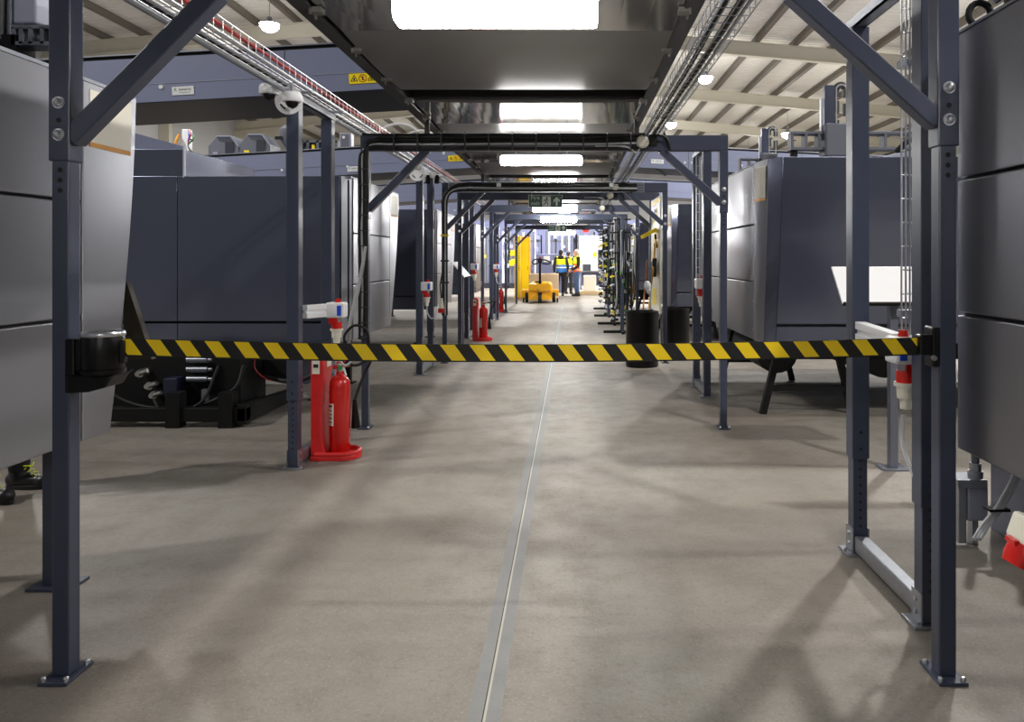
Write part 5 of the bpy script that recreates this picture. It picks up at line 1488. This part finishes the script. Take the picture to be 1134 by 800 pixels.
# ------------------------------------------------------------------ people
def V3(*a): return Vector(a)
def person(name, loc, rz, label, pose, vest=None, trousers=None, top=None, hair=None, boots=True, hood=False, hs=1.0):
    """figure facing -Y in its own space; pose gives joints"""
    t = thing(name, (0,0,0), label, 'person')
    J = dict(pelvis=V3(0,0,.93), waist=V3(0,.0,1.06), chest=V3(0,.0,1.28), neck=V3(0,.01,1.45), head=V3(0,-.015,1.60),
             shL=V3(.19,.01,1.40), elL=V3(.235,.03,1.12), wrL=V3(.245,-.03,.88),
             shR=V3(-.19,.01,1.40), elR=V3(-.235,.03,1.12), wrR=V3(-.245,-.03,.88),
             hipL=V3(.09,0,.90), knL=V3(.10,-.02,.49), anL=V3(.11,.02,.09),
             hipR=V3(-.09,0,.90), knR=V3(-.10,-.02,.49), anR=V3(-.11,.02,.09))
    J.update(pose)
    hd = J.get('look', V3(0,-1,0)).normalized()
    rt = V3(0,0,1).cross(hd).normalized()*-1
    # ---- body: one continuous skin
    m_ = MB(); H = J['head']
    Rm = Matrix((rt, -hd, V3(0,0,1))).transposed()
    def hp(a, b, c): return H + Rm @ V3(a, b, c)      # a right, b backward, c up
    m_.ball(hp(0,.01,.03),(.076,.096,.098),18,12,Rm)
    m_.ball(hp(0,-.02,-.045),(.060,.072,.075),16,10,Rm)
    m_.ball(hp(0,-.075,-.088),(.030,.022,.024),10,7,Rm)
    m_.ball(hp(0,-.100,-.022),(.014,.020,.022),10,7,Rm)
    m_.capsule(hp(0,-.090,.012),hp(0,-.102,-.022),.009,.012,8)
    m_.capsule(hp(-.022,-.088,-.058),hp(.022,-.088,-.058),.009,.009,8)
    for s in (-1,1):
        m_.ball(hp(s*.078,.012,-.012),(.011,.022,.034),10,7,Rm)
        m_.ball(hp(s*.032,-.078,.004),(.016,.012,.011),8,6,Rm)
        m_.ball(hp(s*.034,-.086,.024),(.022,.010,.008),8,6,Rm)
    m_.capsule(J['neck']+V3(0,0,-.04), H+V3(0,.01,-.06), .060, .053)
    m_.ball(J['chest'],(.165,.105,.19),16,12); m_.ball(J['waist'],(.140,.095,.15),16,12); m_.ball(J['pelvis'],(.155,.105,.13),16,12)
    m_.capsule(J['shL'],J['shR'],.062,.062)
    for s in 'LR':
        m_.capsule(J['sh'+s],J['el'+s],.052,.042); m_.capsule(J['el'+s],J['wr'+s],.041,.028)
        m_.capsule(J['hip'+s],J['kn'+s],.085,.056); m_.capsule(J['kn'+s],J['an'+s],.056,.038)
        an = J['an'+s]; f = J.get('foot'+s, V3(0,-1,0)).normalized()
        m_.capsule(an+V3(0,0,-.045), an+f*.15+V3(0,0,-.055), .038, .030)
        # hand: palm, four bent fingers of unequal length, a thumb from the side
        w = J['wr'+s]; d = (w-J['el'+s]).normalized(); d = J.get('hand'+s, d).normalized()
        side = V3(1,0,0) if s == 'L' else V3(-1,0,0)
        q = d.cross(V3(0,1,0)); q = q.normalized() if q.length > .2 else V3(1,0,0)
        pw = d.cross(q).normalized()         # across the palm, roughly front-back
        if pw.y > 0: pw = -pw                # towards the front: thumb side
        inn = -side - d*(-side).dot(d); inn.normalize()
        pc = w+d*.045
        for k_ in range(4):
            o_ = pw*(.030-.020*k_)
            m_.capsule(w+o_*.6, w+d*.085+o_, .013, .011, 8)
            L1, L2, L3 = ((.036,.024,.018),(.042,.028,.020),(.038,.026,.018),(.030,.020,.016))[k_]
            p0 = w+d*.088+o_; p1 = p0+(d*.93+inn*.30).normalized()*L1; p2 = p1+(d*.70+inn*.70).normalized()*L2; p3 = p2+(d*.35+inn*.95).normalized()*L3
            m_.capsule(p0,p1,.0095,.0088,8); m_.capsule(p1,p2,.0088,.0080,8); m_.capsule(p2,p3,.0080,.0070,8)
        th = w+d*.025+pw*.030
        t1 = th+(d*.62+pw*.60+inn*.25).normalized()*.042; t2 = t1+(d*.85+pw*.15+inn*.35).normalized()*.030
        m_.capsule(th,t1,.0125,.0105,8); m_.capsule(t1,t2,.0105,.0085,8)
    m_.build('body', M['skin'], t, remesh=.0075, smoothit=3)
    # eyes and mouth
    for s in (-1,1):
        MB().ball(hp(s*.032,-.0885,.005),(.011,.006,.007),10,7,Rm).build('eye', M['white'], t, smooth=True)
        MB().ball(hp(s*.032,-.0945,.005),(.005,.003,.005),8,6,Rm).build('iris', M['ink'], t, smooth=True)
    MB().capsule(hp(-.020,-.0975,-.058),hp(.020,-.0975,-.058),.0035,.0035,8).build('lips', mat('lip', rgb(165,95,88), .5), t, smooth=True)
    # hair
    if hair:
        h = MB(); h.ball(hp(0,.022,.048),(.083,.098,.090),18,12,Rm); h.ball(hp(0,.055,.0),(.074,.062,.075),16,10,Rm)
        h.build('hair', M[hair], t, remesh=.009, smoothit=2)
    # jacket or jumper with sleeves to the wrist
    g = MB()
    g.ball(J['chest'],(.185,.125,.20),16,12); g.ball(J['waist'],(.163,.118,.17),16,12)
    g.capsule(J['shL'],J['shR'],.072,.072); g.capsule(J['neck']+V3(0,0,-.06),J['neck']+V3(0,.005,-.01),.085,.070)
    g.ball(J['waist']+V3(0,0,-.08),(.165,.118,.10),16,10)
    for s in 'LR':
        g.capsule(J['sh'+s],J['el'+s],.066,.055); e = J['el'+s]; w = J['wr'+s]
        g.capsule(e, e+(w-e)*.93, .054, .040)
    if hood:
        hb = J['neck']+V3(0,.075,.0)
        g.ball(hb,(.115,.065,.075),14,10); g.capsule(hb+V3(-.08,-.05,.01),hb+V3(.08,-.05,.01),.035,.035)
    g.build('jumper', M[top], t, remesh=.012, smoothit=3)
    # trousers
    g = MB(); g.ball(J['pelvis'],(.168,.118,.135),16,12); g.ball(J['pelvis']+V3(0,0,.07),(.158,.112,.08),16,10)
    for s in 'LR':
        a = J['an'+s]; k_ = J['kn'+s]
        g.capsule(J['hip'+s],k_,.098,.072); g.capsule(k_, k_+(a-k_)*.88, .072, .060)
    g.build('trousers', M[trousers], t, remesh=.012, smoothit=3)
    # boots
    for s in 'LR':
        an = J['an'+s]; f = J.get('foot'+s, V3(0,-1,0)).normalized(); sd = f.cross(V3(0,0,1))
        b = MB()
        b.capsule(an+V3(0,0,.05), an+V3(0,0,-.02), .056, .054)
        b.capsule(an-f*.035+V3(0,0,-.035), an+f*.13+V3(0,0,-.045), .046, .044)
        b.ball(an+f*.155+V3(0,0,-.042),(.052,.052,.042),14,10)
        B_ = b.build('boot', M['boot'], t, remesh=.008, smoothit=3)
        m_ = MB()
        z0 = an.z-.09
        pts = []
        for i in range(24):
            a_ = 2*PI*i/24
            along = math.cos(a_); ac = math.sin(a_)
            p = an + f*(.065+.145*along) + sd*(.050*ac*(1+.12*along))
            pts.append((p.x, p.y))
        m_.prism(pts, 2, z0, z0+.028); m_.build('sole', M['sole'], B_, bevel=.004)
        m_ = MB()
        for k_ in range(4):
            c_ = an+f*(.055+.022*k_)+V3(0,0,.035-.016*k_)
            m_.tube([c_-sd*.03, c_+V3(0,0,.012), c_+sd*.03],.0035,5)
        m_.tube([an+f*.06-sd*.045+V3(0,0,.06), an+f*.085+V3(0,0,.052), an+f*.06+sd*.045+V3(0,0,.06)],.005,5)
        m_.build('lace', M['lace'] if name == 'person' and vest is None else M['sole'], B_)
    if vest:
        g = MB(); g.ball(J['chest']+V3(0,0,-.01),(.200,.140,.20),18,14); g.ball(J['waist']+V3(0,0,-.02),(.190,.140,.19),18,12)
        g.ball(J['waist']+V3(0,0,-.13),(.190,.138,.09),18,10)
        for s in 'LR':
            a = J['sh'+s]
            g.capsule(V3(a.x*.62,a.y,a.z+.035), V3(a.x*.75,a.y,a.z-.03), .068, .075)
        g.build('hi_vis_vest', vest, t, remesh=.012, smoothit=2)
    t.location = loc; t.rotation_euler = (0,0,rz); t.scale = (hs,hs,hs)
    return t
YV = rgb(238,255,40); WS = rgb(225,232,236); BL = rgb(48,120,205); OR = rgb(255,120,20)
vest_blue = band_mat('vest_yellow_blue', [(0,BL),(1.045,WS),(1.09,BL),(1.15,WS),(1.175,YV)])
vest_orange = band_mat('vest_orange_yellow', [(0,OR),(.965,WS),(1.0,OR),(1.07,WS),(1.12,OR),(1.19,YV)])
person('person', (-.41,28.4,0), PI, 'person in yellow-blue vest and black trousers, back turned, nearest the tow truck',
       dict(anL=V3(.17,.06,.09), knL=V3(.13,-.03,.49), anR=V3(-.07,-.12,.09), knR=V3(-.09,-.09,.49), footL=V3(.2,-1,0),
            elR=V3(-.26,.05,1.14), wrR=V3(-.27,-.02,.90), elL=V3(.25,.02,1.13), wrL=V3(.25,-.06,.90), look=V3(-.25,-1,0)),
       vest_blue, 'blackcloth', 'darkcloth', 'hairdark', hood=True, hs=1.02)
person('person', (.20,28.2,0), -PI/2+.25, 'white-haired person in orange and yellow hi-vis vest and blue jeans, facing left',
       dict(elR=V3(-.22,-.02,1.12), wrR=V3(-.10,-.22,.98), elL=V3(.22,.0,1.12), wrL=V3(.12,-.22,.97), handR=V3(.45,-.55,-.7), handL=V3(-.45,-.55,-.7), look=V3(0,-1,-.0), head=V3(0,-.03,1.60)),
       vest_orange, 'jeans', 'blackcloth', 'hairwhite', hs=1.03)
person('person', (-.13,30.0,0), PI-.3, 'person in yellow-blue vest standing behind and between the other two workers',
       dict(elR=V3(-.24,-.04,1.13), wrR=V3(-.16,-.2,1.02), elL=V3(.24,-.04,1.13), wrL=V3(.16,-.2,1.02)),
       vest_blue, 'darkcloth', 'darkcloth', 'hairdark', hs=1.0)
person('person', (-3.50,4.54,0), PI/2-.12, 'person behind the nearest left machine, black boots with yellow laces showing',
       dict(anL=V3(.13,.0,.09), anR=V3(-.13,-.02,.09), footL=V3(.12,-1,0), footR=V3(-.12,-1,0)),
       None, 'blackcloth', 'darkcloth', 'hairdark')

# ------------------------------------------------------------------ world, exposure
w = bpy.data.worlds.new('world'); sc.world = w; w.use_nodes = True
bg = w.node_tree.nodes['Background']; bg.inputs[0].default_value = (0.93,0.96,1.0,1); bg.inputs[1].default_value = 0.13
vs = sc.view_settings
vs.view_transform = 'Standard'; vs.look = 'None'; vs.gamma = 1.0; vs.use_curve_mapping = False
vs.exposure = 0.0
sc.cycles.use_denoising = True
sc.cycles.max_bounces = 8
sc.cycles.diffuse_bounces = 4
sc.cycles.glossy_bounces = 4
sc.cycles.sample_clamp_indirect = 6
